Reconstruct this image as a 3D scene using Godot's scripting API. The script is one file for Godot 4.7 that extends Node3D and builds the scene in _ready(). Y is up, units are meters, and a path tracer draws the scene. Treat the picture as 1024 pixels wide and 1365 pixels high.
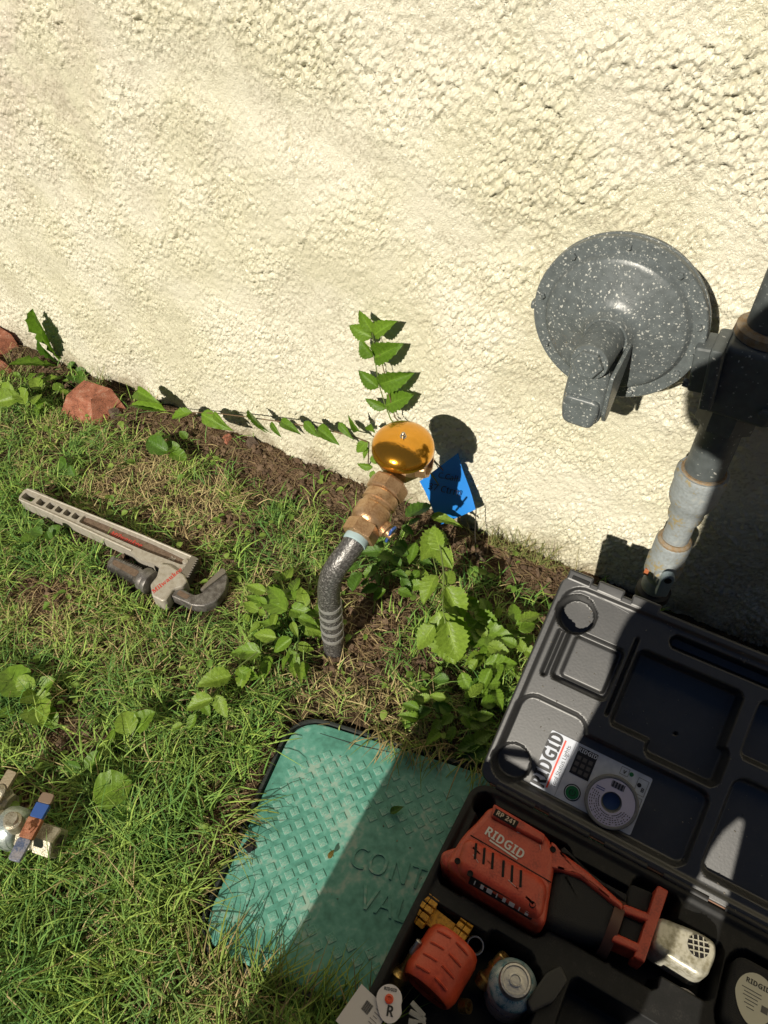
extends Node3D

# ---------- camera frame (used to survey points off the photograph) ----------
var CAM := Vector3(0, 1.2, 0)
var F: Vector3
var R: Vector3
var U: Vector3
const WALL_Z := -1.047
var rng := RandomNumberGenerator.new()
var mats := {}
var texs := {}
var font_bold: SystemFont
var font_plain: SystemFont
var font_serif: SystemFont

func frame() -> void:
	var p := deg_to_rad(46.0)
	var y := deg_to_rad(30.0)
	var fh := Vector3(-sin(y), 0, -cos(y))
	R = Vector3(cos(y), 0, -sin(y))
	F = fh * cos(p) - Vector3.UP * sin(p)
	U = fh * sin(p) + Vector3.UP * cos(p)

func ray(x: float, y: float) -> Vector3:
	return F * 986.0 + R * (x - 512.0) + U * (682.5 - y)

func at(x: float, y: float, h := 0.0) -> Vector3:      # the point at height h
	var d := ray(x, y)
	return CAM + d * ((h - CAM.y) / d.y)

func atz(x: float, y: float, z: float) -> Vector3:     # the point at distance z from the wall axis
	var d := ray(x, y)
	return CAM + d * ((z - CAM.z) / d.z)

func in_view(p: Vector3, m := 120.0) -> bool:
	var v := p - CAM
	var w := v.dot(F)
	if w < 0.05: return false
	var x := 512.0 + 986.0 * v.dot(R) / w
	var y := 682.5 - 986.0 * v.dot(U) / w
	return x > -m and x < 1024 + m and y > -m and y < 1365 + m

# ---------- geometry helper: raw triangles, counter-clockwise seen from outside ----------
class Geo:
	var v := PackedVector3Array()
	func tri(a: Vector3, b: Vector3, c: Vector3) -> void:
		v.append(a); v.append(b); v.append(c)
	func quad(a: Vector3, b: Vector3, c: Vector3, d: Vector3) -> void:
		tri(a, b, c); tri(a, c, d)
	func loft(rings: Array, cap0 := true, cap1 := true) -> void:
		for i in rings.size() - 1:
			var p: PackedVector3Array = rings[i]
			var q: PackedVector3Array = rings[i + 1]
			var n := p.size()
			for j in n:
				var k := (j + 1) % n
				tri(p[j], p[k], q[k]); tri(p[j], q[k], q[j])
		if cap0: fan(rings[0], true)
		if cap1: fan(rings[rings.size() - 1], false)
	func fan(p: PackedVector3Array, flip: bool) -> void:
		var c := Vector3.ZERO
		for a in p: c += a
		c /= p.size()
		for j in p.size():
			var k := (j + 1) % p.size()
			if flip: tri(c, p[k], p[j])
			else: tri(c, p[j], p[k])
	func tube(path: Array, radii: Array, n := 12, cap0 := true, cap1 := true, turn := 0.0) -> void:
		var rings := []
		var t: Vector3 = (path[1] - path[0]).normalized()
		var a := t.cross(Vector3(0.31, 0.9, 0.29)).normalized()
		for i in path.size():
			var d: Vector3
			if i == 0: d = path[1] - path[0]
			elif i == path.size() - 1: d = path[i] - path[i - 1]
			else: d = (path[i] - path[i - 1]).normalized() + (path[i + 1] - path[i]).normalized()
			if d.length() > 1e-9: t = d.normalized()
			a = (a - t * a.dot(t)).normalized()
			var b := t.cross(a)
			var ring := PackedVector3Array()
			for j in n:
				var th := TAU * j / n + turn
				ring.append(path[i] + (a * cos(th) + b * sin(th)) * radii[i])
			rings.append(ring)
		loft(rings, cap0, cap1)
	func lathe(o: Vector3, axis: Vector3, prof: Array, n := 24, turn := 0.0, cap0 := true, cap1 := true) -> void:
		var t := axis.normalized()
		var a := t.cross(Vector3(0.31, 0.2, 0.92) if absf(t.z) < 0.9 else Vector3(0, 1, 0)).normalized()
		var b := t.cross(a)
		var rings := []
		for p in prof:
			var ring := PackedVector3Array()
			for j in n:
				var th := TAU * j / n + turn
				ring.append(o + t * p.y + (a * cos(th) + b * sin(th)) * maxf(p.x, 0.00002))
			rings.append(ring)
		loft(rings, cap0, cap1)
	static func inset(poly: PackedVector2Array, d: float) -> PackedVector2Array:
		var out := PackedVector2Array()
		var n := poly.size()
		for i in n:
			var e0 := (poly[i] - poly[(i + n - 1) % n]).normalized()
			var e1 := (poly[(i + 1) % n] - poly[i]).normalized()
			var n0 := Vector2(-e0.y, e0.x)
			var n1 := Vector2(-e1.y, e1.x)
			var m := n0 + n1
			var l := m.length()
			m = m / maxf(l, 1e-6)
			out.append(poly[i] + m * d / maxf(m.dot(n0), 0.45))
		return out
	func prism(poly_in: PackedVector2Array, T: Transform3D, h0: float, h1: float, bevel := 0.0, steps := 3, bottom := false) -> void:
		var poly := poly_in
		var area := 0.0
		for i in poly.size(): area += poly[i].cross(poly[(i + 1) % poly.size()])
		if area < 0.0: poly.reverse()
		var layers := []
		if bottom and bevel > 0.0:
			for k in steps:
				var th := PI / 2 * k / steps
				layers.append([bevel * (1.0 - sin(th)), h0 + bevel * (1.0 - cos(th))])
		else: layers.append([0.0, h0])
		if bottom and bevel > 0.0: layers.append([0.0, h0 + bevel])
		if bevel > 0.0:
			for k in steps + 1:
				var th := PI / 2 * k / steps
				layers.append([bevel * (1.0 - cos(th)), h1 - bevel * (1.0 - sin(th))])
		else: layers.append([0.0, h1])
		var rings := []
		for l in layers:
			var q := inset(poly, l[0])
			var ring := PackedVector3Array()
			for p in q: ring.append(T * Vector3(p.x, p.y, l[1]))
			rings.append(ring)
		loft(rings, false, false)
		for e in 2:
			var l = layers[0] if e == 0 else layers[layers.size() - 1]
			var q := inset(poly, l[0])
			var ix := Geometry2D.triangulate_polygon(q)
			if ix.is_empty():
				var ring: PackedVector3Array = rings[0] if e == 0 else rings[rings.size() - 1]
				fan(ring, e == 0)
			for i in range(0, ix.size(), 3):
				var a := q[ix[i]]; var b := q[ix[i + 1]]; var c := q[ix[i + 2]]
				var ccw := (b - a).cross(c - a) > 0.0
				if ccw != (e == 1):
					var s := b; b = c; c = s
				tri(T * Vector3(a.x, a.y, l[1]), T * Vector3(b.x, b.y, l[1]), T * Vector3(c.x, c.y, l[1]))
	func box(T: Transform3D, s: Vector3, bevel := 0.0) -> void:
		var x := s.x / 2; var y := s.y / 2
		var p := PackedVector2Array([Vector2(-x, -y), Vector2(x, -y), Vector2(x, y), Vector2(-x, y)])
		if bevel > 0.0:
			p = Geo.rounded(p, bevel, 2)
		prism(p, T, -s.z / 2, s.z / 2, bevel, 2, true)
	static func rounded(p: PackedVector2Array, r: float, seg := 4) -> PackedVector2Array:
		var out := PackedVector2Array()
		var n := p.size()
		for i in n:
			var a := p[(i + n - 1) % n]; var b := p[i]; var c := p[(i + 1) % n]
			var rr := minf(r, minf((a - b).length(), (c - b).length()) * 0.45)
			var p0 := b + (a - b).normalized() * rr
			var p1 := b + (c - b).normalized() * rr
			for k in seg + 1:
				var t := float(k) / seg
				out.append(p0.lerp(b, t).lerp(b.lerp(p1, t), t))
		return out
	func mesh(angle := 40.0) -> ArrayMesh:
		var nf := v.size() / 3
		var fn := PackedVector3Array()
		fn.resize(nf)
		var near := {}
		for f in nf:
			var c := (v[f * 3 + 1] - v[f * 3]).cross(v[f * 3 + 2] - v[f * 3])
			fn[f] = c
			for k in 3:
				var key := Vector3i(v[f * 3 + k] * 20000.0)
				if not near.has(key): near[key] = PackedInt32Array()
				near[key].append(f)
		var lim := cos(deg_to_rad(angle))
		var nn := PackedVector3Array()
		nn.resize(v.size())
		var vv := PackedVector3Array()
		vv.resize(v.size())
		for f in nf:
			var me := fn[f].normalized()
			for k in 3:
				var i := f * 3 + k
				var s := Vector3.ZERO
				for g in near[Vector3i(v[i] * 20000.0)]:
					if fn[g].normalized().dot(me) > lim: s += fn[g]
				nn[i] = s.normalized() if s.length() > 1e-14 else Vector3.UP
		# clockwise for Godot
		for f in nf:
			vv[f * 3] = v[f * 3]; vv[f * 3 + 1] = v[f * 3 + 2]; vv[f * 3 + 2] = v[f * 3 + 1]
			var s := nn[f * 3 + 1]; nn[f * 3 + 1] = nn[f * 3 + 2]; nn[f * 3 + 2] = s
		var arr := []
		arr.resize(Mesh.ARRAY_MAX)
		arr[Mesh.ARRAY_VERTEX] = vv
		arr[Mesh.ARRAY_NORMAL] = nn
		var m := ArrayMesh.new()
		m.add_surface_from_arrays(Mesh.PRIMITIVE_TRIANGLES, arr)
		return m

func T_up(o := Vector3.ZERO, yaw := 0.0) -> Transform3D:   # local XY lies on the ground, Z goes up
	return Transform3D(Basis(Vector3(cos(yaw), 0, -sin(yaw)), Vector3(-sin(yaw), 0, -cos(yaw)), Vector3.UP), o)

func grid_mesh(nx: int, ny: int, pos: PackedVector3Array, cols := PackedColorArray(), flip := false, uvs := PackedVector2Array()) -> ArrayMesh:
	var nrm := PackedVector3Array()
	nrm.resize(pos.size())
	for j in ny:
		for i in nx:
			var a := pos[j * nx + mini(i + 1, nx - 1)] - pos[j * nx + maxi(i - 1, 0)]
			var b := pos[mini(j + 1, ny - 1) * nx + i] - pos[maxi(j - 1, 0) * nx + i]
			var n := a.cross(b) if not flip else b.cross(a)
			nrm[j * nx + i] = n.normalized() if n.length() > 1e-14 else Vector3.UP
	var ix := PackedInt32Array()
	ix.resize((nx - 1) * (ny - 1) * 6)
	var k := 0
	for j in ny - 1:
		for i in nx - 1:
			var a := j * nx + i
			var b := a + 1
			var c := a + nx + 1
			var d := a + nx
			if flip:
				ix[k] = a; ix[k + 1] = b; ix[k + 2] = c; ix[k + 3] = a; ix[k + 4] = c; ix[k + 5] = d
			else:
				ix[k] = a; ix[k + 1] = c; ix[k + 2] = b; ix[k + 3] = a; ix[k + 4] = d; ix[k + 5] = c
			k += 6
	var arr := []
	arr.resize(Mesh.ARRAY_MAX)
	arr[Mesh.ARRAY_VERTEX] = pos
	arr[Mesh.ARRAY_NORMAL] = nrm
	if cols.size(): arr[Mesh.ARRAY_COLOR] = cols
	if uvs.size(): arr[Mesh.ARRAY_TEX_UV] = uvs
	arr[Mesh.ARRAY_INDEX] = ix
	var m := ArrayMesh.new()
	m.add_surface_from_arrays(Mesh.PRIMITIVE_TRIANGLES, arr)
	return m

# ---------- materials ----------
func noise(sd: int, freq: float, oct := 3, type := FastNoiseLite.TYPE_SIMPLEX_SMOOTH) -> FastNoiseLite:
	var n := FastNoiseLite.new()
	n.seed = sd; n.frequency = freq; n.noise_type = type
	n.fractal_type = FastNoiseLite.FRACTAL_FBM if oct > 1 else FastNoiseLite.FRACTAL_NONE
	n.fractal_octaves = oct
	return n

func grey_tex(key: String, sd: int, freq: float, oct := 4, size := 512) -> ImageTexture:
	if not texs.has(key):
		texs[key] = ImageTexture.create_from_image(noise(sd, freq, oct).get_seamless_image(size, size))
	return texs[key]

func ramp_tex(key: String, sd: int, freq: float, oct: int, cols: Array, offs: Array, size := 512) -> ImageTexture:   # linear colours
	if not texs.has(key):
		var g := Gradient.new()
		g.offsets = PackedFloat32Array(offs)
		var pc := PackedColorArray()
		for c in cols: pc.append(c.linear_to_srgb())
		g.colors = pc
		var lut := []
		for i in 256: lut.append(g.sample(i / 255.0))
		var src: PackedByteArray = noise(sd, freq * 0.7, oct).get_seamless_image(size, size).get_data()
		var src2: PackedByteArray = noise(sd + 500, freq * 5.0, 3).get_seamless_image(size, size).get_data()
		for i in src.size(): src[i] = int(src[i] * 0.55 + src2[i] * 0.45)
		var out := PackedByteArray()
		out.resize(size * size * 3)
		for i in size * size:
			var c: Color = lut[src[i]]
			out[i * 3] = c.r8; out[i * 3 + 1] = c.g8; out[i * 3 + 2] = c.b8
		texs[key] = ImageTexture.create_from_image(Image.create_from_data(size, size, false, Image.FORMAT_RGB8, out))
	return texs[key]

func mat(key: String, c: Color, rough := 0.6, metal := 0.0, bump := "", bump_cm := 0.05, scale := 8.0, albedo: Texture2D = null, world := false) -> StandardMaterial3D:
	if mats.has(key): return mats[key]
	var m := StandardMaterial3D.new()
	m.resource_name = key
	m.albedo_color = c.linear_to_srgb() if albedo == null else Color.WHITE
	m.roughness = rough
	m.metallic = metal
	m.uv1_triplanar = true
	m.uv1_world_triplanar = world
	m.uv1_scale = Vector3.ONE * scale
	m.uv1_triplanar_sharpness = 4.0
	if albedo: m.albedo_texture = albedo
	if bump != "":
		m.heightmap_enabled = true
		m.heightmap_texture = texs[bump]
		m.heightmap_scale = bump_cm
	mats[key] = m
	return m

# ---------- objects ----------
var taken := {}
func numbered(n: String) -> String:
	if not taken.has(n):
		taken[n] = 0
		return n
	taken[n] += 1
	return "%s_%03d" % [n, taken[n]]

func thing(n: String, label: String, category: String, o := Vector3.ZERO, yaw := 0.0, group := "") -> Node3D:
	var t := Node3D.new()
	t.name = numbered(n)
	add_child(t)
	t.position = o
	t.rotation.y = yaw
	tag(t, label, category, group)
	return t

func tag(t: Node, label: String, category: String, group := "", kind := "") -> void:
	if label: t.set_meta("label", label)
	if category: t.set_meta("category", category)
	if group: t.set_meta("group", group)
	if kind: t.set_meta("kind", kind)

func part(parent: Node3D, n: String, m: Mesh, material: Material, o := Vector3.ZERO) -> MeshInstance3D:
	var mi := MeshInstance3D.new()
	var used := {}
	for ch in parent.get_children(): used[String(ch.name)] = true
	var nm := n
	var k := 0
	while used.has(nm):
		k += 1
		nm = "%s_%03d" % [n, k]
	mi.name = nm
	mi.mesh = m
	mi.material_override = null
	mi.set_surface_override_material(0, material)
	mi.position = o
	parent.add_child(mi, true)
	return mi

func text(parent: Node3D, n: String, s: String, em: float, T: Transform3D, material: Material, depth := 0.0004, fnt: Font = null, align := HORIZONTAL_ALIGNMENT_CENTER) -> MeshInstance3D:
	var tm := TextMesh.new()
	tm.font = fnt if fnt else font_bold
	tm.font_size = 48
	tm.pixel_size = em / 48.0
	tm.text = s
	tm.depth = depth
	tm.curve_step = 1.5
	tm.horizontal_alignment = align
	var mi := part(parent, n, tm, material)
	mi.transform = T
	return mi

func multi(n: String, label: String, category: String, m: Mesh, material: Material, xf: Array, cols: Array) -> void:
	if xf.is_empty(): return
	m.surface_set_material(0, material)
	var mm := MultiMesh.new()
	mm.transform_format = MultiMesh.TRANSFORM_3D
	mm.use_colors = true
	mm.mesh = m
	mm.instance_count = xf.size()
	for i in xf.size():
		mm.set_instance_transform(i, xf[i])
		mm.set_instance_color(i, cols[i])
	var mi := MultiMeshInstance3D.new()
	mi.name = numbered(n)
	mi.multimesh = mm
	add_child(mi)
	tag(mi, label, category, "", "stuff")

func poly(a: Array) -> PackedVector2Array:
	var p := PackedVector2Array()
	for i in range(0, a.size(), 2): p.append(Vector2(a[i], a[i + 1]))
	return p

func _ready() -> void:
	rng.seed = 7
	frame()
	var cam := Camera3D.new()
	cam.name = "camera"
	cam.fov = 69.38
	cam.near = 0.02
	cam.far = 200.0
	cam.transform = Transform3D(Basis(R, U, -F), CAM)
	add_child(cam)
	cam.current = true

	var env := Environment.new()
	env.background_mode = Environment.BG_SKY
	var sm := ProceduralSkyMaterial.new()
	sm.sky_top_color = Color(0.34, 0.46, 0.66)
	sm.sky_horizon_color = Color(0.66, 0.72, 0.78)
	sm.sky_curve = 0.15
	sm.ground_bottom_color = Color(0.2, 0.2, 0.17)
	sm.ground_horizon_color = Color(0.5, 0.52, 0.52)
	sm.sun_angle_max = 1.0
	var sky := Sky.new()
	sky.sky_material = sm
	env.sky = sky
	env.background_energy_multiplier = 0.2
	env.ambient_light_source = Environment.AMBIENT_SOURCE_SKY
	env.tonemap_mode = Environment.TONE_MAPPER_LINEAR
	env.tonemap_exposure = 1.18
	env.sdfgi_enabled = true
	env.ssao_enabled = true
	env.ssil_enabled = true
	var we := WorldEnvironment.new()
	we.name = "environment"
	we.environment = env
	add_child(we)

	var sun := DirectionalLight3D.new()
	sun.name = "sun"
	sun.light_energy = 1.45
	sun.light_color = Color(1.0, 0.965, 0.9)
	sun.light_angular_distance = 0.5
	sun.shadow_enabled = true
	sun.transform = Transform3D(Basis.looking_at(Vector3(0.05, -0.58, -1.0).normalized(), Vector3.UP), Vector3(0, 3, 3))
	add_child(sun)

	font_bold = SystemFont.new()
	font_bold.font_names = PackedStringArray(["Droid Sans"])
	font_bold.font_weight = 700
	font_plain = SystemFont.new()
	font_plain.font_names = PackedStringArray(["Droid Sans"])
	font_serif = SystemFont.new()
	font_serif.font_names = PackedStringArray(["Droid Serif"])
	font_serif.font_weight = 700

	make_textures()
	build_wall()
	build_ground()
	build_cover()
	build_case()
	build_tool()
	build_accessories()
	build_riser()
	build_regulator()
	build_breaker()
	build_tag()
	build_wrench()
	build_bricks()
	build_manifold()
	build_plants()
	build_grass()
	build_person()

func make_textures() -> void:
	grey_tex("fine", 3, 0.03, 5)
	grey_tex("coarse", 4, 0.012, 5)
	grey_tex("pits", 5, 0.08, 2)
	# creased paint skin: rounded cells parted by fine lines
	var src: PackedByteArray = noise(9, 0.022, 3).get_seamless_image(1024, 1024).get_data()
	for i in src.size(): src[i] = int(255.0 * sqrt(absf(src[i] / 127.5 - 1.0)))
	texs["crease"] = ImageTexture.create_from_image(Image.create_from_data(1024, 1024, false, Image.FORMAT_L8, src))
	grey_tex("soilbump", 6, 0.03, 6, 1024)

# ---------------------------------------------------------------- wall
var nw1: FastNoiseLite
var nw2: FastNoiseLite
var nw3: FastNoiseLite
var nw4: FastNoiseLite
var nw5: FastNoiseLite
const DENTS := [[-.97, .628, .006, .012, .008], [-.790, .742, .005, .030, .008], [-.778, .690, .004, .022, .006], [-.395, .742, .003, .010, .006], [-.63, .86, .010, .005, .006], [-.80, .615, .010, .006, .005], [-1.18, .68, .014, .030, .006], [-1.15, .64, .010, .016, .006], [-1.345, .79, .012, .022, .006], [-1.32, .70, .010, .02, .005], [-.52, .66, .006, .006, .005]]
func dents(x: float, y: float) -> float:      # chips, a short crack and popped blisters in the render
	var s := 0.0
	for d in DENTS:
		var ax: float = (x - d[0]) / d[2]
		if absf(ax) > 2.5: continue
		var ay: float = (y - d[1]) / d[3]
		if absf(ay) > 2.5: continue
		s += d[4] * exp(-ax * ax - ay * ay)
	return s

func wall_h(x: float, y: float) -> float:
	# rough dash render under thick paint: rounded lumps parted by narrow wandering creases
	var wx := x + 0.010 * nw3.get_noise_2d(x, y)
	var wy := y * 1.15 + 0.010 * nw3.get_noise_2d(x + 31.0, y + 7.0)
	var big := nw4.get_noise_2d(x, y)                       # broad swells and trowelled patches
	var lo := nw1.get_noise_2d(wx, wy)
	wy += 0.004 * lo                                         # lumps sag a little
	var a := sqrt(absf(nw5.get_noise_2d(wx, wy)) + 0.002)
	var b := sqrt(absf(nw2.get_noise_2d(wx, wy)) + 0.003)
	var rough := clampf(0.95 + 1.1 * nw4.get_noise_2d(x * 1.7 + 11.0, y * 2.3), 0.45, 1.4)
	# a smoother trowelled scar runs down to the right through the upper middle
	var d1 := Vector2((x + 0.78) / 0.30, (y - 0.76 + 0.22 * (x + 0.78)) / 0.05).length()
	rough *= 1.0 - 0.6 * exp(-d1 * d1)
	var upper := smoothstep(0.5, 0.95, y + 0.35 * (x + 0.3))
	var k := lerpf(0.0058, 0.0074, upper)
	var scar := 0.007 * exp(-d1 * d1 * 1.6)
	return rough * k * (a * lerpf(0.9, 1.25, upper) + b * lerpf(0.85, 0.45, upper) + 0.5 * lo) + 0.009 * big - scar - dents(x, y)

func build_wall() -> void:
	nw1 = noise(11, 52.0, 2)
	nw5 = noise(15, 44.0, 2)
	nw2 = noise(12, 105.0, 2)
	nw3 = noise(13, 55.0, 2)
	nw4 = noise(14, 2.6, 2)
	var x0 := -2.45
	var x1 := 0.65
	var y0 := -0.09
	var y1 := 1.30
	var st := 0.0029
	var nx := int((x1 - x0) / st) + 1
	var ny := int((y1 - y0) / st) + 1
	var pos := PackedVector3Array()
	pos.resize(nx * ny)
	var col := PackedColorArray()
	col.resize(nx * ny)
	var nd := noise(21, 9.0, 4)
	var nm := noise(22, 3.0, 3)
	var paint := Color(0.675, 0.647, 0.52)
	var dirt := Color(0.20, 0.15, 0.085)
	var green := Color(0.50, 0.475, 0.30)
	var mauve := Color(0.50, 0.42, 0.36)
	for j in ny:
		var y := y0 + j * st
		for i in nx:
			var x := x0 + i * st
			var e := minf(1.0, minf(minf(x - x0, x1 - x), minf(y - y0, y1 - y)) / 0.1)
			var h := wall_h(x, y)
			pos[j * nx + i] = Vector3(x, y, WALL_Z + (h - 0.004) * e + 0.001)
			var c := paint
			var m := nm.get_noise_2d(x, y)
			c = c.lerp(green, clampf(0.18 + 0.7 * m, 0.0, 0.35))
			var n := nd.get_noise_2d(x, y)
			# splash-back of soil along the foot, as it dried
			var foot := clampf(1.0 - y / (0.045 + 0.06 * (0.5 + n)), 0.0, 1.0)
			c = c.lerp(dirt, 0.85 * foot * clampf(0.7 + 1.4 * n, 0.0, 1.0))
			if nw2.get_noise_2d(x * 1.9, y * 1.9) > 0.30 + 1.2 * y: c = c.lerp(dirt, 0.5)
			# chalked, purplish weathering toward the far left
			var wz := clampf((-1.02 - x) / 0.5, 0.0, 1.0) * clampf(0.5 + 1.6 * n, 0.0, 1.0) * smoothstep(0.35, 0.85, y)
			c = c.lerp(mauve, wz * 0.55)
			# grime specks kept in a few creases
			var sp := nw2.get_noise_2d(x * 1.3 + 5.0, y * 1.3)
			if h < 0.0035 and sp > 0.22 and n > 0.02: c = c.lerp(dirt, 0.35)
			col[j * nx + i] = c
	var m := mat("wall_paint", Color.WHITE, 0.30, 0.0, "crease", 0.10, 6.0, null, true)
	m.vertex_color_use_as_albedo = true
	m.metallic_specular = 0.5
	var plain_m := mat("wall_paint_plain", Color(0.66, 0.585, 0.39), 0.5, 0.0, "fine", 0.2, 9.0, null, true)
	var w := thing("house_wall", "cream painted house wall of rough lumpy stucco behind everything", "wall", Vector3(0, 0, WALL_Z))
	var f := part(w, "stucco_face", grid_mesh(nx, ny, pos, col), m, Vector3(0, 0, -WALL_Z))
	f.name = "stucco_face"
	# the rest of the wall: plain slabs round the modelled face
	var g := Geo.new()
	var zb := WALL_Z - 0.25
	for s in [[-9.0, x0, -0.3, 3.2], [x1, 9.0, -0.3, 3.2], [x0, x1, y1, 3.2]]:
		g.box(Transform3D(Basis(), Vector3((s[0] + s[1]) / 2, (s[2] + s[3]) / 2, WALL_Z - 0.127)), Vector3(s[1] - s[0], s[3] - s[2], 0.25))
	g.box(Transform3D(Basis(), Vector3((x0 + x1) / 2, (y1 - 0.3) / 2, WALL_Z - 0.15)), Vector3(x1 - x0 - 0.002, y1 + 0.298, 0.2))
	part(w, "wall_core", g.mesh(), plain_m, Vector3(0, 0, -WALL_Z))

# ---------------------------------------------------------------- ground
var ng1: FastNoiseLite
var ng2: FastNoiseLite
var ng3: FastNoiseLite
var bare := []     # [centre, radius x, radius z, strength]
var dry := []
const COVER_O := Vector3(-0.42, 0, -0.303)
const COVER_A := 0.2042
func cover_uv(p: Vector3) -> Vector2:
	var d := p - COVER_O
	return Vector2(d.x * cos(COVER_A) - d.z * sin(COVER_A), d.x * sin(COVER_A) + d.z * cos(COVER_A))

func ground_h(x: float, z: float) -> float:
	var h := -0.006 + 0.010 * ng1.get_noise_2d(x, z) + 0.006 * ng2.get_noise_2d(x, z)
	var b := bareness(x, z)
	h += b * (0.005 * ng3.get_noise_2d(x, z) + 0.004)
	h += 0.02 * smoothstep(-0.93, -1.05, z)
	var c := cover_uv(Vector3(x, 0, z))
	var dd := maxf(maxf(-0.012 - c.x, c.x - 0.562), absf(c.y) - 0.2)
	h = lerpf(-0.035, h, smoothstep(-0.006, 0.012, dd))
	var cd := maxf(maxf(-0.13 - x, x - 0.5), maxf(-0.51 - z, z + 0.12))
	h = lerpf(-0.012, h, smoothstep(-0.02, 0.03, cd))
	return h

func bareness(x: float, z: float) -> float:
	var s := 0.0
	for b in bare:
		var dx: float = (x - b[0].x) / b[1]
		var dz: float = (z - b[0].z) / b[2]
		var q := dx * dx + dz * dz
		if q < 6.0: s = maxf(s, b[3] * exp(-q * q * 0.7))
	return s

func dryness(x: float, z: float) -> float:
	var s := 0.0
	for b in dry:
		var dx: float = (x - b[0].x) / b[1]
		var dz: float = (z - b[0].z) / b[2]
		var q := dx * dx + dz * dz
		if q < 6.0: s = maxf(s, b[3] * exp(-q))
	return s

func build_ground() -> void:
	ng1 = noise(31, 5.0, 2)
	ng2 = noise(32, 24.0, 3)
	ng3 = noise(33, 75.0, 3)
	for b in [[20, 490, .16, .05, 1.0], [360, 630, .17, .06, 1.0], [470, 665, .12, .05, .9], [690, 745, .15, .07, 1.0], [600, 720, .12, .08, .8], [760, 775, .1, .06, .9],
			[500, 800, .09, .08, 1.0], [470, 860, .09, .06, 1.0], [540, 870, .07, .05, .7], [60, 795, .09, .05, .95], [100, 970, .09, .045, .95], [20, 1080, .08, .07, .9], [20, 890, .06, .03, .8], [140, 640, .08, .03, .6], [230, 1075, .04, .03, .6], [310, 700, .06, .05, .8],
			[170, 560, .12, .035, .8], [260, 575, .15, .04, .8], [300, 1090, .025, .12, .8], [700, 830, .07, .06, .7], [250, 720, .16, .03, .6], [130, 715, .12, .03, .5]]:
		bare.append([at(b[0], b[1]), b[2], b[3], b[4]])
	for b in [[230, 660, .24, .11, 1.0], [180, 600, .2, .07, .9], [60, 640, .12, .05, .6], [90, 830, .22, .08, .9], [200, 850, .15, .05, .6], [380, 720, .12, .07, .7], [330, 800, .1, .06, .5], [60, 1030, .12, .05, .4], [230, 900, .1, .05, .5], [500, 930, .13, .06, 1.0], [470, 830, .1, .06, .9], [590, 790, .08, .05, .9], [300, 1330, .1, .08, .7], [130, 830, .16, .06, .6], [330, 850, .1, .06, .45], [60, 880, .12, .05, .5], [700, 720, .1, .05, .9]]:
		dry.append([at(b[0], b[1]), b[2], b[3], b[4]])
	var xs := [-60.0, -25.0, -10.0, -5.0, -3.2]
	var x := -2.2
	while x < 0.62:
		xs.append(x)
		x += 0.007
	xs.append_array([1.2, 3.0, 8.0, 25.0, 60.0])
	var zs := [-60.0, -25.0, -8.0, -3.0, -1.4]
	var z := -1.10
	while z < 0.26:
		zs.append(z)
		z += 0.007
	zs.append_array([0.6, 1.5, 4.0, 12.0, 30.0, 60.0])
	var nx := xs.size()
	var nz := zs.size()
	var pos := PackedVector3Array()
	pos.resize(nx * nz)
	var col := PackedColorArray()
	col.resize(nx * nz)
	var soil := Color(0.125, 0.078, 0.046)
	var soil2 := Color(0.20, 0.135, 0.085)
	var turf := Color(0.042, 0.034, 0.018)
	for j in nz:
		for i in nx:
			var px: float = xs[i]
			var pz: float = zs[j]
			var near: bool = px > -2.3 and px < 0.65 and pz > -1.2 and pz < 0.3
			pos[j * nx + i] = Vector3(px, ground_h(px, pz) if near else -0.006, pz)
			var n := ng2.get_noise_2d(px * 1.5, pz * 1.5)
			var c := soil.lerp(soil2, clampf(0.4 + n, 0.0, 1.0))
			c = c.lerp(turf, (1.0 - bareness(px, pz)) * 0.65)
			col[j * nx + i] = c
	var m := mat("soil", Color.WHITE, 0.95, 0.0, "soilbump", 0.7, 5.0, null, true)
	m.vertex_color_use_as_albedo = true
	m.metallic_specular = 0.2
	var g := MeshInstance3D.new()
	g.name = "ground"
	g.mesh = grid_mesh(nx, nz, pos, col, true)
	g.set_surface_override_material(0, m)
	add_child(g)
	tag(g, "brown soil under patchy lawn at the foot of the wall", "", "", "structure")

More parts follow.
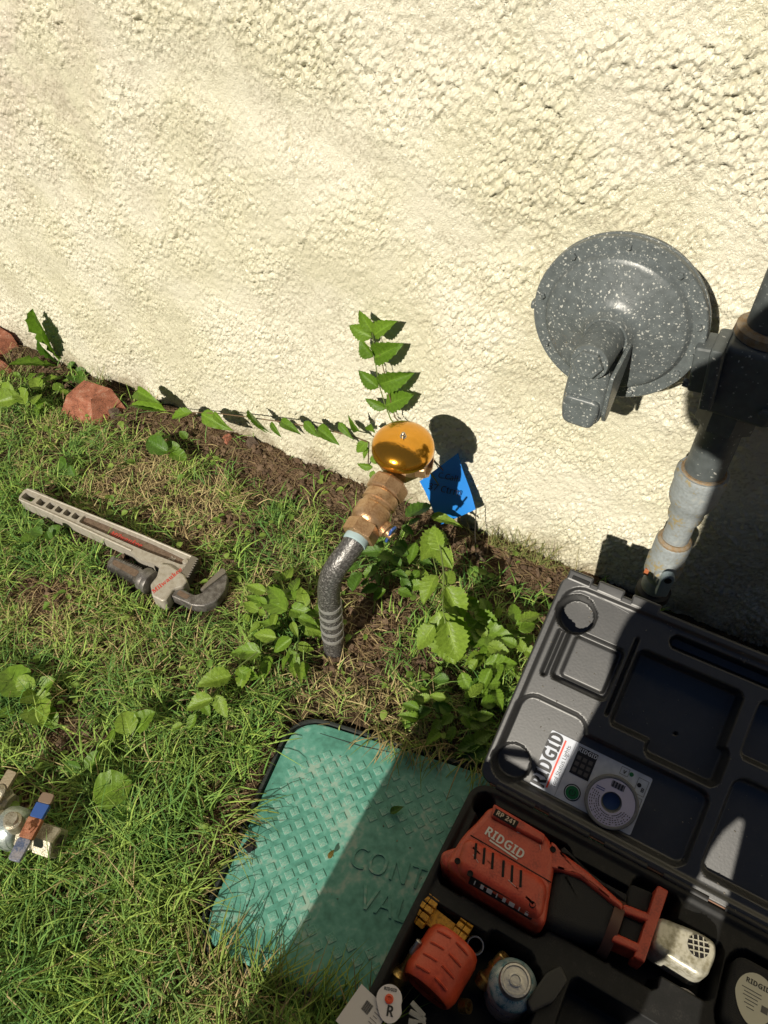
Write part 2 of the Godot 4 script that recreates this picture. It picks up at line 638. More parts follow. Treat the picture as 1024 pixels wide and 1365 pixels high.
# ---------------------------------------------------------------- valve box cover
func build_cover() -> void:
	var t := thing("valve_box_cover", "green plastic irrigation valve box cover set flush in the lawn", "valve box cover", COVER_O, 0.0)
	t.rotation.y = COVER_A
	var gm := mat("cover_green", Color.WHITE, 0.55, 0.0, "fine", 0.03, 14.0, ramp_tex("cover", 41, 0.008, 5, [Color(0.06, 0.21, 0.16), Color(0.085, 0.285, 0.22), Color(0.12, 0.335, 0.265), Color(0.27, 0.40, 0.33)], [0.22, 0.42, 0.58, 0.74], 512))
	gm.uv1_scale = Vector3.ONE * 3.0
	var rim := mat("cover_rim", Color(0.022, 0.028, 0.026), 0.7, 0.0, "fine", 0.05, 10.0)
	# local X runs along the long side, local Z towards the viewer
	var T := T_up()
	var g := Geo.new()
	var pl := Geo.rounded(poly([0, -.19, .555, -.19, .555, .188, 0, .188]), 0.06, 8)
	g.prism(pl, T, -0.02, 0.004, 0.003, 2)
	part(t, "cover_plate", g.mesh(), gm)
	g = Geo.new()
	var outer := Geo.inset(pl, -0.011)
	var inner := Geo.inset(pl, -0.003)
	var rings := []
	for l in [[outer, -0.05], [outer, 0.001], [Geo.inset(pl, -0.009), 0.003], [Geo.inset(pl, -0.005), 0.003], [inner, 0.0], [inner, -0.05]]:
		var ring := PackedVector3Array()
		for p in l[0]: ring.append(T * Vector3(p.x, p.y, l[1]))
		rings.append(ring)
	var area := 0.0
	for i in pl.size(): area += pl[i].cross(pl[(i + 1) % pl.size()])
	if area < 0:
		for r in rings: r.reverse()
	g.loft(rings, false, false)
	part(t, "box_rim", g.mesh(), rim)
	# raised tread lozenges: one shared mesh, a part each
	var tm := Geo.new()
	tm.box(Transform3D(T.basis * Basis(Vector3(0, 0, 1), PI / 4), Vector3(0, -0.0006, 0)), Vector3(0.0134, 0.0134, 0.0030), 0.0010)
	var tread := tm.mesh()
	var sq := mat("tread_green", Color.WHITE, 0.62, 0.0, "fine", 0.03, 14.0, ramp_tex("tread", 43, 0.02, 4, [Color(0.085, 0.28, 0.215), Color(0.13, 0.34, 0.27), Color(0.30, 0.42, 0.35)], [0.25, 0.5, 0.8], 256))
	var n := 0
	for i in range(0, 34):
		for j in range(-12, 13):
			var u := 0.031 + i * 0.0152
			var v := j * 0.0305 + (0.01525 if i % 2 else 0.0)
			if absf(v) > 0.152 or u > 0.40 or u < 0.02: continue
			if u > 0.138 and v > -0.06 and v < 0.108: continue
			if u < 0.045 and absf(v) < 0.0: continue
			if u < 0.05 and absf(v) > 0.118: continue
			if n > 260: continue
			n += 1
			part(t, "tread_square", tread, sq, Vector3(u, 0.0042, v))
	var TT := func(u: float, v: float) -> Transform3D: return Transform3D(Basis(Vector3(1, 0, 0), Vector3(0, 0, -1), Vector3(0, 1, 0)), Vector3(u, 0.0048, v))
	text(t, "raised_lettering", "CONTROL", 0.046, TT.call(0.272, 0.004), gm, 0.003, font_plain)
	text(t, "raised_lettering", "VALVE", 0.046, TT.call(0.268, 0.055), gm, 0.003, font_plain)
	# the finger hole near the left edge
	g = Geo.new()
	var hp := poly([.004, .016, .018, .010, .027, .021, .016, .034, .008, .03])
	g.prism(hp, T_up(Vector3(0, 0, 0)), 0.0042, 0.0046)
	var hole := part(t, "finger_hole", g.mesh(), mat("hole_dark", Color(0.006, 0.006, 0.006), 0.9))
	hole.position = Vector3(0.001, 0.0003, 0.062)
	# cracks and mould flash along the left end
	for q in [[.03, .172, .12, .165], [.05, -.17, .2, -.178]]:
		g = Geo.new()
		g.tube([Vector3(q[0], 0.0042, q[1]), Vector3((q[0] + q[2]) / 2, 0.0044, (q[1] + q[3]) / 2 + 0.004), Vector3(q[2], 0.0042, q[3])], [0.0004, 0.0007, 0.0003], 5)
		part(t, "scuff", g.mesh(), rim)

# ---------------------------------------------------------------- tool case
const CASE_O := Vector3(-0.123, 0.10, -0.503)
const LID_TH := 0.5848
func sbox(u: float, v: float, u0: float, v0: float, u1: float, v1: float, r: float) -> float:
	var qx := absf(u - (u0 + u1) / 2) - (u1 - u0) / 2 + r
	var qy := absf(v - (v0 + v1) / 2) - (v1 - v0) / 2 + r
	return Vector2(maxf(qx, 0), maxf(qy, 0)).length() + minf(maxf(qx, qy), 0) - r
func dig(w: float, sd: float, depth: float, soft := 0.005) -> float:
	return minf(w, -depth * (1.0 - smoothstep(-soft, 0.0, sd)))

func lid_h(u: float, v: float) -> float:
	var w := 0.0
	w = dig(w, sbox(u, v, .010, .010, .610, .333, .03), 0.006, 0.003)
	w = dig(w, sbox(u, v, .036, .182, .130, .270, .012), 0.022, 0.006)
	w = dig(w, sbox(u, v, .022, .180, .034, .262, .005), 0.016, 0.004)
	w = maxf(w, -0.022)
	# raised inner panel with a rolled edge inside the square pocket
	var pan := sbox(u, v, .050, .192, .121, .262, .008)
	w = maxf(w, -0.022 + 0.006 * (1.0 - smoothstep(-0.004, 0.001, pan)) if pan < 0.002 else w)
	w = dig(w, (Vector2(u, v) - Vector2(.039, .290)).length() - .031, 0.05, 0.004)
	var big := minf(sbox(u, v, .008, .014, .310, .132, .02), sbox(u, v, .008, .02, .124, .153, .028))
	w = dig(w, big, 0.022, 0.007)
	w = dig(w, (Vector2(u, v) - Vector2(.036, .041)).length() - .030, 0.045, 0.004)
	w = dig(w, minf(sbox(u, v, .142, .156, .300, .282, .012), sbox(u, v, .20, .137, .31, .2, .014)), 0.046, 0.006)
	w = dig(w, sbox(u, v, .178, .300, .345, .322, .011), 0.035, 0.003)
	w = dig(w, sbox(u, v, .322, .022, .60, .172, .02), 0.026, 0.007)
	w = dig(w, sbox(u, v, .318, .192, .60, .285, .014), 0.040, 0.006)
	w = dig(w, (Vector2(u, v) - Vector2(.237, .186)).length() - .004, 0.056, 0.002)
	w = dig(w, sbox(u, v, .131, .165, .141, .295, .004), 0.014, 0.004)
	return w

func base_h(u: float, s: float) -> float:
	var w := 0.0
	w = dig(w, sbox(u, s, .008, .008, .612, .357, .03), 0.005, 0.003)
	var tool := sbox(u, s, .022, .022, .170, .160, .02)
	tool = minf(tool, sbox(u, s, -.002 + .012, .118, .06, .162, .014))
	tool = minf(tool, sbox(u, s, .15, .034, .262, .140, .018))
	tool = minf(tool, sbox(u, s, .250, .012, .318, .140, .012))
	tool = minf(tool, sbox(u, s, .300, .040, .382, .118, .012))
	tool = minf(tool, (Vector2(u, s) - Vector2(.026, .030)).length() - .018)
	w = dig(w, tool, 0.062, 0.006)
	var acc := sbox(u, s, .010, .186, .190, .352, .022)
	acc = minf(acc, sbox(u, s, .10, .176, .172, .24, .014))
	w = dig(w, acc, 0.078, 0.006)
	w = dig(w, sbox(u, s, .215, .172, .375, .350, .016), 0.055, 0.007)
	w = dig(w, sbox(u, s, .385, .03, .47, .15, .03), 0.05, 0.006)
	w = dig(w, sbox(u, s, .385, .17, .60, .350, .03), 0.055, 0.006)
	w = dig(w, sbox(u, s, .48, .03, .60, .15, .02), 0.05, 0.006)
	return w

func shell(fn: Callable, w: float, d: float, deep: float, rad: float) -> ArrayMesh:
	var st := 0.0024
	var nx := int(w / st) + 1
	var ny := int(d / st) + 1
	# two extra rows and columns hang down as the outer sides
	var X := nx + 4
	var Y := ny + 4
	var pos := PackedVector3Array()
	pos.resize(X * Y)
	for j in Y:
		for i in X:
			var ii := clampi(i - 2, 0, nx - 1)
			var jj := clampi(j - 2, 0, ny - 1)
			var u := w * ii / (nx - 1)
			var v := d * jj / (ny - 1)
			var c := Vector2(clampf(u, rad, w - rad), clampf(v, rad, d - rad))
			var o := Vector2(u, v) - c
			var edge := 0.0
			if o.length() > rad: o = o.normalized() * rad
			var q := c + o
			var h: float = fn.call(q.x, q.y)
			var ring := maxi(maxi(2 - i, i - (X - 3)), maxi(2 - j, j - (Y - 3)))
			if ring == 1:
				h = -0.003
				q = Vector2(w / 2, d / 2) + (q - Vector2(w / 2, d / 2)) * Vector2(1.0 + 0.0032 / w, 1.0 + 0.0032 / d)
			elif ring == 2:
				h = -deep
				q = Vector2(w / 2, d / 2) + (q - Vector2(w / 2, d / 2)) * Vector2(1.0 - 0.006 / w, 1.0 - 0.006 / d)
			pos[j * X + i] = Vector3(q.x, h, q.y)
	return grid_mesh(X, Y, pos, PackedColorArray(), true)

func build_case() -> void:
	var bl := mat("case_plastic", Color.WHITE, 0.48, 0.0, "fine", 0.008, 12.0, ramp_tex("caseplastic", 51, 0.01, 5, [Color(0.016, 0.0165, 0.017), Color(0.020, 0.020, 0.0205), Color(0.040, 0.039, 0.037)], [0.3, 0.62, 0.9], 512))
	bl.metallic_specular = 0.7
	bl.clearcoat_enabled = true
	bl.clearcoat = 0.4
	bl.clearcoat_roughness = 0.5
	var tr := mat("tray_plastic", Color.WHITE, 0.55, 0.0, "fine", 0.008, 12.0, texs["caseplastic"])
	tr.metallic_specular = 0.32
	var t := thing("tool_case", "open black plastic tool case lying beside the green cover with its lid tipped back", "tool case", Vector3(CASE_O.x, 0, CASE_O.z))
	var b := part(t, "base_tray", shell(base_h, 0.62, 0.366, 0.098, 0.03), tr, Vector3(0, CASE_O.y, 0.004))
	# lid frame: x along the hinge, z (in shell space v) away from the hinge
	var lid := part(t, "lid", shell(lid_h, 0.62, 0.343, 0.062, 0.022), bl)
	var ev := Vector3(0, sin(LID_TH), -cos(LID_TH))
	var ew := Vector3(0, cos(LID_TH), sin(LID_TH))
	# shell coordinates (u, w, v) with v along ev; keep right-handed by mirroring through the mesh order
	lid.transform = Transform3D(Basis(Vector3(1, 0, 0), ew, ev), Vector3(0, CASE_O.y, 0))
	var LT := func(u: float, v: float, w: float) -> Vector3: return Vector3(u, 0, 0) + ev * v + ew * w + Vector3(0, CASE_O.y, 0)
	var LB := Basis(Vector3(1, 0, 0), ev, ew)
	# latch tabs and carry-handle lugs along the far edge
	for q in [[.004, .044], [.052, .094], [.106, .150], [.40, .46], [.52, .58]]:
		var g := Geo.new()
		var c: Vector3 = LT.call((q[0] + q[1]) / 2, .344, -.012)
		g.box(Transform3D(LB, c), Vector3(q[1] - q[0], 0.018, 0.026), 0.003)
		part(t, "latch_tab", g.mesh(), bl)
	var gh := Geo.new()
	gh.box(Transform3D(LB, LT.call(.026, .341, .002)), Vector3(.028, .006, .003), 0.001)
	part(t, "latch_slot", gh.mesh(), mat("hole_dark2", Color(0.012, 0.012, 0.012), 0.8))
	# hinge: knuckles with a pin
	var hm := mat("hinge_plastic", Color(0.022, 0.022, 0.023), 0.55)
	for k in 7:
		var g := Geo.new()
		var a := 0.03 + k * 0.085
		g.tube([Vector3(a, CASE_O.y - 0.002, 0), Vector3(a + 0.062, CASE_O.y - 0.002, 0)], [0.0052, 0.0052], 10)
		part(t, "hinge_knuckle", g.mesh(), hm)
	var gp := Geo.new()
	gp.tube([Vector3(.02, CASE_O.y - 0.002, 0), Vector3(.60, CASE_O.y - 0.002, 0)], [0.002, 0.002], 8)
	part(t, "hinge_pin", gp.mesh(), mat("rusty_steel", Color(0.16, 0.09, 0.06), 0.6, 0.6))
	# scuffs on the rim of the lid
	for q in [[.078, .327, .11, .323], [.05, .33, .07, .327], [.10, .337, .125, .335]]:
		var g := Geo.new()
		g.tube([LT.call(q[0], q[1], -.0055), LT.call(q[2], q[3], -.0055)], [0.0004, 0.0006], 5)
		part(t, "scuff_mark", g.mesh(), mat("scuff_light", Color(0.25, 0.25, 0.25), 0.6))
	# the printed status label on the floor of the lid
	var white := mat("label_white", Color.WHITE, 0.35, 0.0, "", 0, 6.0, ramp_tex("labelwhite", 57, 0.02, 4, [Color(0.40, 0.44, 0.52), Color(0.56, 0.59, 0.66)], [0.2, 0.6], 128))
	var black := mat("ink_black", Color(0.012, 0.012, 0.014), 0.45)
	var red := mat("ink_red", Color(0.62, 0.05, 0.02), 0.45)
	var lw := -0.0215
	var g := Geo.new()
	g.prism(Geo.rounded(poly([.072, .024, .229, .024, .229, .112, .072, .112]), .003, 2), Transform3D(LB, LT.call(0, 0, lw)), 0.0, 0.0006)
	var lab := part(t, "status_label", g.mesh(), white)
	var TX := func(u: float, v: float) -> Transform3D: return Transform3D(LB, LT.call(u, v, lw + 0.0009))
	var TV := func(u: float, v: float) -> Transform3D: return Transform3D(Basis(ev, -Vector3(1, 0, 0), ew), LT.call(u, v, lw + 0.0009))
	var nmT: Transform3D = TV.call(.0830, .068)
	nmT.basis.y *= 1.25
	text(lab, "printed_name", "RIDGID", 0.0245, nmT, black)
	text(lab, "printed_name", "RIDGID", 0.0245, nmT.translated(ev * .0009 + ew * .00012), black)
	var flat := func(n: String, a: Array, m: Material, lift := 0.0) -> void:
		var q := Geo.new()
		q.prism(poly(a), Transform3D(LB, LT.call(0, 0, lw + 0.0006 + lift)), 0.0, 0.0004)
		part(lab, n, q.mesh(), m)
	flat.call("red_rule", [.0955, .030, .0982, .030, .0982, .106, .0955, .106], red)
	text(lab, "printed_title", "Tool Status Lights", 0.0085, TV.call(.1045, .068), black, 0.0003, font_plain)
	flat.call("thin_rule", [.1118, .025, .1122, .025, .1122, .111, .1118, .111], black)
	flat.call("print_panel", [.118, .066, .148, .066, .148, .108, .118, .108], black)
	text(lab, "panel_name", "RIDGID", 0.0085, TX.call(.133, .1035), white, 0.0003)
	for r in 3:
		for c in 3:
			flat.call("panel_key", [.1205 + c * .009, .070 + r * .0095, .1268 + c * .009, .070 + r * .0095, .1268 + c * .009, .0762 + r * .0095, .1205 + c * .009, .0762 + r * .0095], mat("ink_grey", Color(0.09, 0.085, 0.08), 0.5), 0.0004)
	for rr in [[.0125, black], [.0108, mat("ink_ring", Color(0.5, 0.53, 0.55), 0.4)], [.0098, mat("ink_green", Color(0.012, 0.15, 0.045), 0.4)]]:
		var q := Geo.new()
		q.lathe(LT.call(.1335, .041, lw + .0006 + .0003 * (0.0125 - rr[0]) / 0.001), ew, [Vector2(rr[0], 0), Vector2(rr[0], 0.0004)], 28)
		part(lab, "power_symbol", q.mesh(), rr[1])
	var pw := Geo.new()
	var arc := []
	var arr := []
	for k in 13:
		var th := PI / 2 + 0.6 + (TAU - 1.2) * k / 12
		arc.append(LT.call(.1335 + 0.0045 * cos(th), .041 + 0.0045 * sin(th), lw + .0022))
		arr.append(0.0006)
	pw.tube(arc, arr, 5)
	pw.tube([LT.call(.1335, .041, lw + .0022), LT.call(.1335, .0468, lw + .0022)], [0.0006, 0.0006], 5)
	part(lab, "power_icon", pw.mesh(), black)
	for q in [[.196, .104], [.211, .095]]:
		var cg := Geo.new()
		cg.lathe(LT.call(q[0] + .004, q[1], lw + .0006), ew, [Vector2(.0032, 0), Vector2(.0032, .0005)], 16)
		part(lab, "printed_dot", cg.mesh(), black if q[0] > .2 else mats["ink_green"])
	for q in [[.184, .098, .196, .109], [.211, .082, .226, .105], [.214, .062, .226, .078]]:
		var cg := Geo.new()
		for e in 4:
			var a := Vector2(q[0] if e == 0 or e == 3 else q[2], q[1] if e < 2 else q[3])
			var b2 := Vector2(q[0] if e > 1 else q[2], q[1] if e == 0 or e == 3 else q[3])
			cg.tube([LT.call(a.x, a.y, lw + .0008), LT.call(b2.x, b2.y, lw + .0008)], [.0003, .0003], 4)
		part(lab, "printed_frame", cg.mesh(), mats["ink_grey"])
	text(lab, "check_mark", "v", 0.009, TX.call(.190, .1035), black)
	text(lab, "wireless_mark", "B", 0.008, TX.call(.2215, .090), black)
	# sealing-tape spool lying on the label
	var so: Vector3 = LT.call(.188, .056, lw + 0.0007) + Vector3(CASE_O.x, 0, CASE_O.z)
	var sp := thing("tape_spool", "flat grey spool of tape with a printed lilac ring label lying on the case lid", "tape spool", so)
	sp.basis = Basis(Vector3(1, 0, 0), ew, -ev)
	g = Geo.new()
	g.lathe(Vector3.ZERO, Vector3.UP, [Vector2(.012, 0.002), Vector2(.036, 0), Vector2(.0385, .002), Vector2(.0385, .013), Vector2(.037, .0155), Vector2(.0345, .0155), Vector2(.0335, .014), Vector2(.0145, .014), Vector2(.0135, .0125), Vector2(.013, .003)], 48, 0.0, false, false)
	part(sp, "rim", g.mesh(), mat("spool_grey", Color(0.16, 0.165, 0.17), 0.45))
	g = Geo.new()
	g.lathe(Vector3(0, .0141, 0), Vector3.UP, [Vector2(.0333, 0), Vector2(.0333, .0004), Vector2(.0148, .0004), Vector2(.0148, 0)], 48, 0.0, false, false)
	part(sp, "ring_label", g.mesh(), mat("spool_label", Color(0.50, 0.48, 0.62), 0.4))
	g = Geo.new()
	g.lathe(Vector3(0, .0012, 0), Vector3.UP, [Vector2(.0135, 0), Vector2(.0135, .0006)], 24)
	part(sp, "blue_core", g.mesh(), mat("spool_core", Color(0.05, 0.10, 0.24), 0.4))
	for k in 14:
		var bw := 0.0004 + 0.0005 * ((k * 7) % 3)
		var q := Geo.new()
		q.box(Transform3D(Basis(), Vector3(-.009 + k * .0014, .0148, -.0255)), Vector3(bw, .0004, .009))
		part(sp, "bar_code_line", q.mesh(), black)
	for rr in 5:
		for k in 22:
			var th := 0.25 + PI * 0.98 * k / 21.0
			if (k * 5 + rr * 3) % 7 == 0: continue
			var rad := 0.0185 + rr * 0.0031
			var q := Geo.new()
			q.box(Transform3D(Basis(Vector3.UP, -th + PI / 2), Vector3(cos(th) * rad, .0147, sin(th) * rad)), Vector3(.0019 + .0006 * (k % 2), .0003, .0011))
			part(sp, "printed_word", q.mesh(), black)
	for k in 2:
		var q := Geo.new()
		q.box(Transform3D(Basis(), Vector3(-.021, .0147, -.013 + k * .003)), Vector3(.013, .0003, .0013))
		part(sp, "printed_word", q.mesh(), mat("ink_blue", Color(0.03, 0.05, 0.22), 0.4))

func TC(y: float) -> Transform3D:   # tray coordinates (u, s) as local XY with Z up
	return Transform3D(Basis(Vector3(1, 0, 0), Vector3(0, 0, -1), Vector3.UP), Vector3(0, y, 0))

func upoly(a: Array) -> PackedVector2Array:   # (u, s) pairs -> TC plane
	var p := PackedVector2Array()
	for i in range(0, a.size(), 2): p.append(Vector2(a[i], -a[i + 1]))
	return p

func build_tool() -> void:
	var o := Vector3(CASE_O.x, 0, CASE_O.z)
	var t := thing("press_tool", "red and black cordless pipe press tool lying in the case", "press tool", o)
	var red := mat("tool_red", Color.WHITE, 0.42, 0.0, "fine", 0.02, 15.0, ramp_tex("toolred", 61, 0.012, 5, [Color(0.30, 0.035, 0.018), Color(0.46, 0.055, 0.026), Color(0.52, 0.075, 0.035), Color(0.34, 0.10, 0.07)], [0.15, 0.4, 0.75, 0.97], 256))
	var rub := mat("tool_rubber", Color(0.018, 0.018, 0.019), 0.8, 0.0, "pits", 0.05, 20.0)
	var steel := mat("tool_cream", Color.WHITE, 0.35, 0.3, "fine", 0.02, 10.0, ramp_tex("toolcream", 62, 0.01, 4, [Color(0.30, 0.28, 0.20), Color(0.55, 0.53, 0.44), Color(0.62, 0.60, 0.52)], [0.2, 0.5, 0.9], 256))
	var g := Geo.new()
	g.prism(Geo.rounded(upoly([.036, .040, .066, .036, .126, .040, .146, .060, .154, .100, .166, .156, .060, .156, .030, .152, .016, .146, .020, .098, .030, .070]), .015, 5), TC(0), .046, .128, .011, 5, true)
	var body := part(t, "motor_housing", g.mesh(), red)
	g = Geo.new()
	g.prism(Geo.rounded(upoly([.022, .098, .150, .098, .160, .154, .030, .152]), .019, 6), TC(0), .10, .137, .016, 5)
	part(t, "motor_bulge", g.mesh(), red)
	g = Geo.new()
	g.prism(Geo.rounded(upoly([.002, .134, .030, .104, .040, .148, .012, .150]), .009, 4), TC(0), .07, .118, .006, 4, true)
	part(t, "tail_cap", g.mesh(), red)
	g = Geo.new()
	g.prism(Geo.rounded(upoly([.040, .040, .122, .044, .124, .058, .044, .060]), .004, 3), TC(0), .120, .134, .004, 3)
	part(t, "top_rib", g.mesh(), red)
	# cooling slots, each a dark recess
	var dark := mat("slot_dark", Color(0.008, 0.006, 0.005), 0.9)
	for k in 6:
		g = Geo.new()
		var u := .046 + k * .0128 + (.004 if k > 2 else 0.0)
		g.box(Transform3D(Basis(Vector3.UP, 0.35), Vector3(u, .1372, .116 + (.002 if k > 2 else 0.0))), Vector3(.0034, .0012, .022), 0.0004)
		part(t, "cooling_slot", g.mesh(), dark)
	# printed marks
	var white := mat("print_white", Color(0.62, 0.60, 0.57), 0.5)
	var TX := func(u: float, s: float, y: float, a := 0.0) -> Transform3D: return Transform3D(Basis(Vector3.UP, a) * Basis(Vector3(1, 0, 0), Vector3(0, 0, -1), Vector3.UP), Vector3(u, y, s))
	text(t, "printed_name", "RIDGID", 0.0175, TX.call(.076, .082, .1288, -0.10), white)
	g = Geo.new()
	g.box(Transform3D(Basis(Vector3.UP, -0.10), Vector3(.078, .1286, .0915)), Vector3(.044, .0006, .0022))
	part(t, "name_rule", g.mesh(), white)
	g = Geo.new()
	g.box(Transform3D(Basis(Vector3.UP, -0.04), Vector3(.064, .1342, .052)), Vector3(.036, .001, .011), 0.0004)
	part(t, "model_plate", g.mesh(), dark)
	text(t, "model_number", "RP 241", 0.0095, TX.call(.064, .052, .1353, -0.04), mat("print_tan", Color(0.5, 0.4, 0.3), 0.5))
	# warning plate along the near flank
	g = Geo.new()
	g.box(Transform3D(Basis(Vector3(1, 0, 0), 0.95) * Basis(), Vector3(.100, .128, .1505)), Vector3(.092, .0012, .0125), 0.0003)
	part(t, "flank_plate", g.mesh(), dark)
	for k in 8:
		g = Geo.new()
		g.box(Transform3D(Basis(Vector3(1, 0, 0), 0.95), Vector3(.062 + k * .0108, .1288, .1512)), Vector3(.0016 + .006 * (k % 3) * 0.5, .0006, .006))
		part(t, "plate_mark", g.mesh(), white)
	for q in [[.052, .146], [.140, .140], [.138, .056], [.030, .140]]:
		g = Geo.new()
		var sy := .1368 if q[1] > .1 else .1272
		g.lathe(Vector3(q[0], sy - .0012, q[1]), Vector3.UP, [Vector2(.0042, 0), Vector2(.0042, .0014), Vector2(.0034, .0016), Vector2(.0030, .0006)], 16)
		part(t, "screw", g.mesh(), dark)
	g = Geo.new()
	g.tube([Vector3(.030, .1283, .0965), Vector3(.09, .1283, .0975), Vector3(.152, .1280, .0985)], [.0009, .0009, .0009], 5)
	part(t, "seam", g.mesh(), dark)
	for q in [[.112, .052, .118, .050], [.120, .060, .124, .066], [.045, .122, .056, .128], [.10, .128, .112, .131], [.085, .060, .092, .058]]:
		g = Geo.new()
		var sy := .1372 if q[1] > .1 else .1284
		g.tube([Vector3(q[0], sy, q[1]), Vector3(q[2], sy, q[3])], [.0007, .0004], 5)
		part(t, "scuff_mark", g.mesh(), mat("scuff_pink", Color(0.55, 0.38, 0.34), 0.7))
	# grip
	g = Geo.new()
	g.prism(Geo.rounded(upoly([.150, .068, .166, .062, .246, .064, .252, .124, .20, .140, .158, .146]), .018, 5), TC(0), .05, .120, .014, 5, true)
	part(t, "black_grip", g.mesh(), rub)
	g = Geo.new()
	g.prism(Geo.rounded(upoly([.132, .044, .150, .052, .190, .058, .246, .074, .246, .084, .186, .072, .150, .078, .140, .084]), .004, 3), TC(0), .10, .126, .005, 3)
	part(t, "red_spine", g.mesh(), red)
	g = Geo.new()
	g.prism(Geo.rounded(upoly([.146, .042, .160, .040, .196, .056, .248, .054, .250, .066, .190, .058]), .003, 3), TC(0), .08, .112, .005, 3)
	part(t, "trigger_guard", g.mesh(), rub)
	# turning collar and yoke
	g = Geo.new()
	var ring := PackedVector3Array()
	g.tube([Vector3(.236, .086, .098), Vector3(.250, .086, .098)], [.040, .040], 28)
	part(t, "turning_collar", g.mesh(), mat("collar_brown", Color(0.085, 0.035, 0.022), 0.55))
	g = Geo.new()
	for q in [[.279, .026, .294, .026, .290, .128, .276, .128], [.246, .072, .284, .066, .284, .078, .246, .084], [.246, .112, .284, .108, .284, .120, .246, .124]]:
		g.prism(Geo.rounded(upoly(q), .003, 3), TC(0), .085, .122 - 0.001 * q[1], .003, 3)
	part(t, "red_yoke", g.mesh(), red)
	g = Geo.new()
	g.prism(Geo.rounded(upoly([.252, .082, .278, .080, .278, .108, .252, .111]), .003, 2), TC(0), .07, .112, .003, 2)
	part(t, "yoke_core", g.mesh(), rub)
	g = Geo.new()
	g.prism(Geo.rounded(upoly([.248, .036, .280, .032, .280, .066, .250, .070]), .006, 3), TC(0), .07, .108, .006, 3)
	part(t, "side_grip", g.mesh(), rub)
	# ram cylinder with its perforated end
	g = Geo.new()
	g.prism(Geo.rounded(upoly([.290, .060, .344, .052, .366, .054, .370, .070, .366, .098, .356, .106, .318, .104, .292, .102]), .012, 4), TC(0), .060, .116, .009, 4, true)
	part(t, "ram_housing", g.mesh(), steel)
	g = Geo.new()
	g.lathe(Vector3(.346, .1158, .072), Vector3.UP, [Vector2(.0135, 0), Vector2(.0135, .0012)], 28)
	var gr := part(t, "vent_grille", g.mesh(), dark)
	g = Geo.new()
	for k in range(-1, 2):
		var l := sqrt(.0135 * .0135 - pow(k * .0065, 2)) * 2
		g.box(Transform3D(Basis(Vector3.UP, 0.3), Vector3(.346, .1173, .072) + Basis(Vector3.UP, 0.3) * Vector3(k * .0065, 0, 0)), Vector3(.0014, .0014, l))
		g.box(Transform3D(Basis(Vector3.UP, 0.3), Vector3(.346, .1177, .072) + Basis(Vector3.UP, 0.3) * Vector3(0, 0, k * .0065)), Vector3(l, .0014, .0014))
	part(gr, "grille_bar", g.mesh(), steel)
	# cordless battery: round black pack with a printed oval
	var bt := thing("battery_pack", "round black battery pack with an oval cream label at the right of the case", "battery", o + Vector3(.425, .052, .092))
	g = Geo.new()
	g.prism(Geo.rounded(poly([-.03, -.045, .03, -.045, .034, .0, .03, .045, -.03, .045, -.034, 0]), .016, 5), T_up(), 0, .052, .009, 4)
	part(bt, "pack_body", g.mesh(), rub)
	g = Geo.new()
	var ov := PackedVector2Array()
	for k in 36:
		var th := TAU * k / 36
		var q := Vector2(cos(th) * .0245, sin(th) * .031)
		q.x *= 1.0 - 0.22 * (-q.y / .031) * (1.0 if q.y < 0 else 0.2)
		ov.append(q)
	g.prism(ov, T_up(Vector3(0, .0522, 0)), 0, .0006)
	var ol := part(bt, "oval_label", g.mesh(), mat("oval_cream", Color(0.60, 0.58, 0.46), 0.45))
	text(ol, "printed_name", "RIDGID", 0.0085, Transform3D(Basis(Vector3(1, 0, 0), Vector3(0, 0, -1), Vector3.UP), Vector3(0, .0530, -.018)), mats["ink_black"])
	for k in 6:
		g = Geo.new()
		g.box(Transform3D(Basis(), Vector3(-.006 + .002 * (k % 2), .0530, -.008 + k * .0042)), Vector3(.024 - .003 * k, .0003, .0009))
		part(ol, "printed_line", g.mesh(), mats["ink_grey"])
	g = Geo.new()
	g.box(Transform3D(Basis(), Vector3(.012, .0530, .006)), Vector3(.008, .0003, .008))
	part(ol, "printed_square", g.mesh(), mats["ink_grey"])

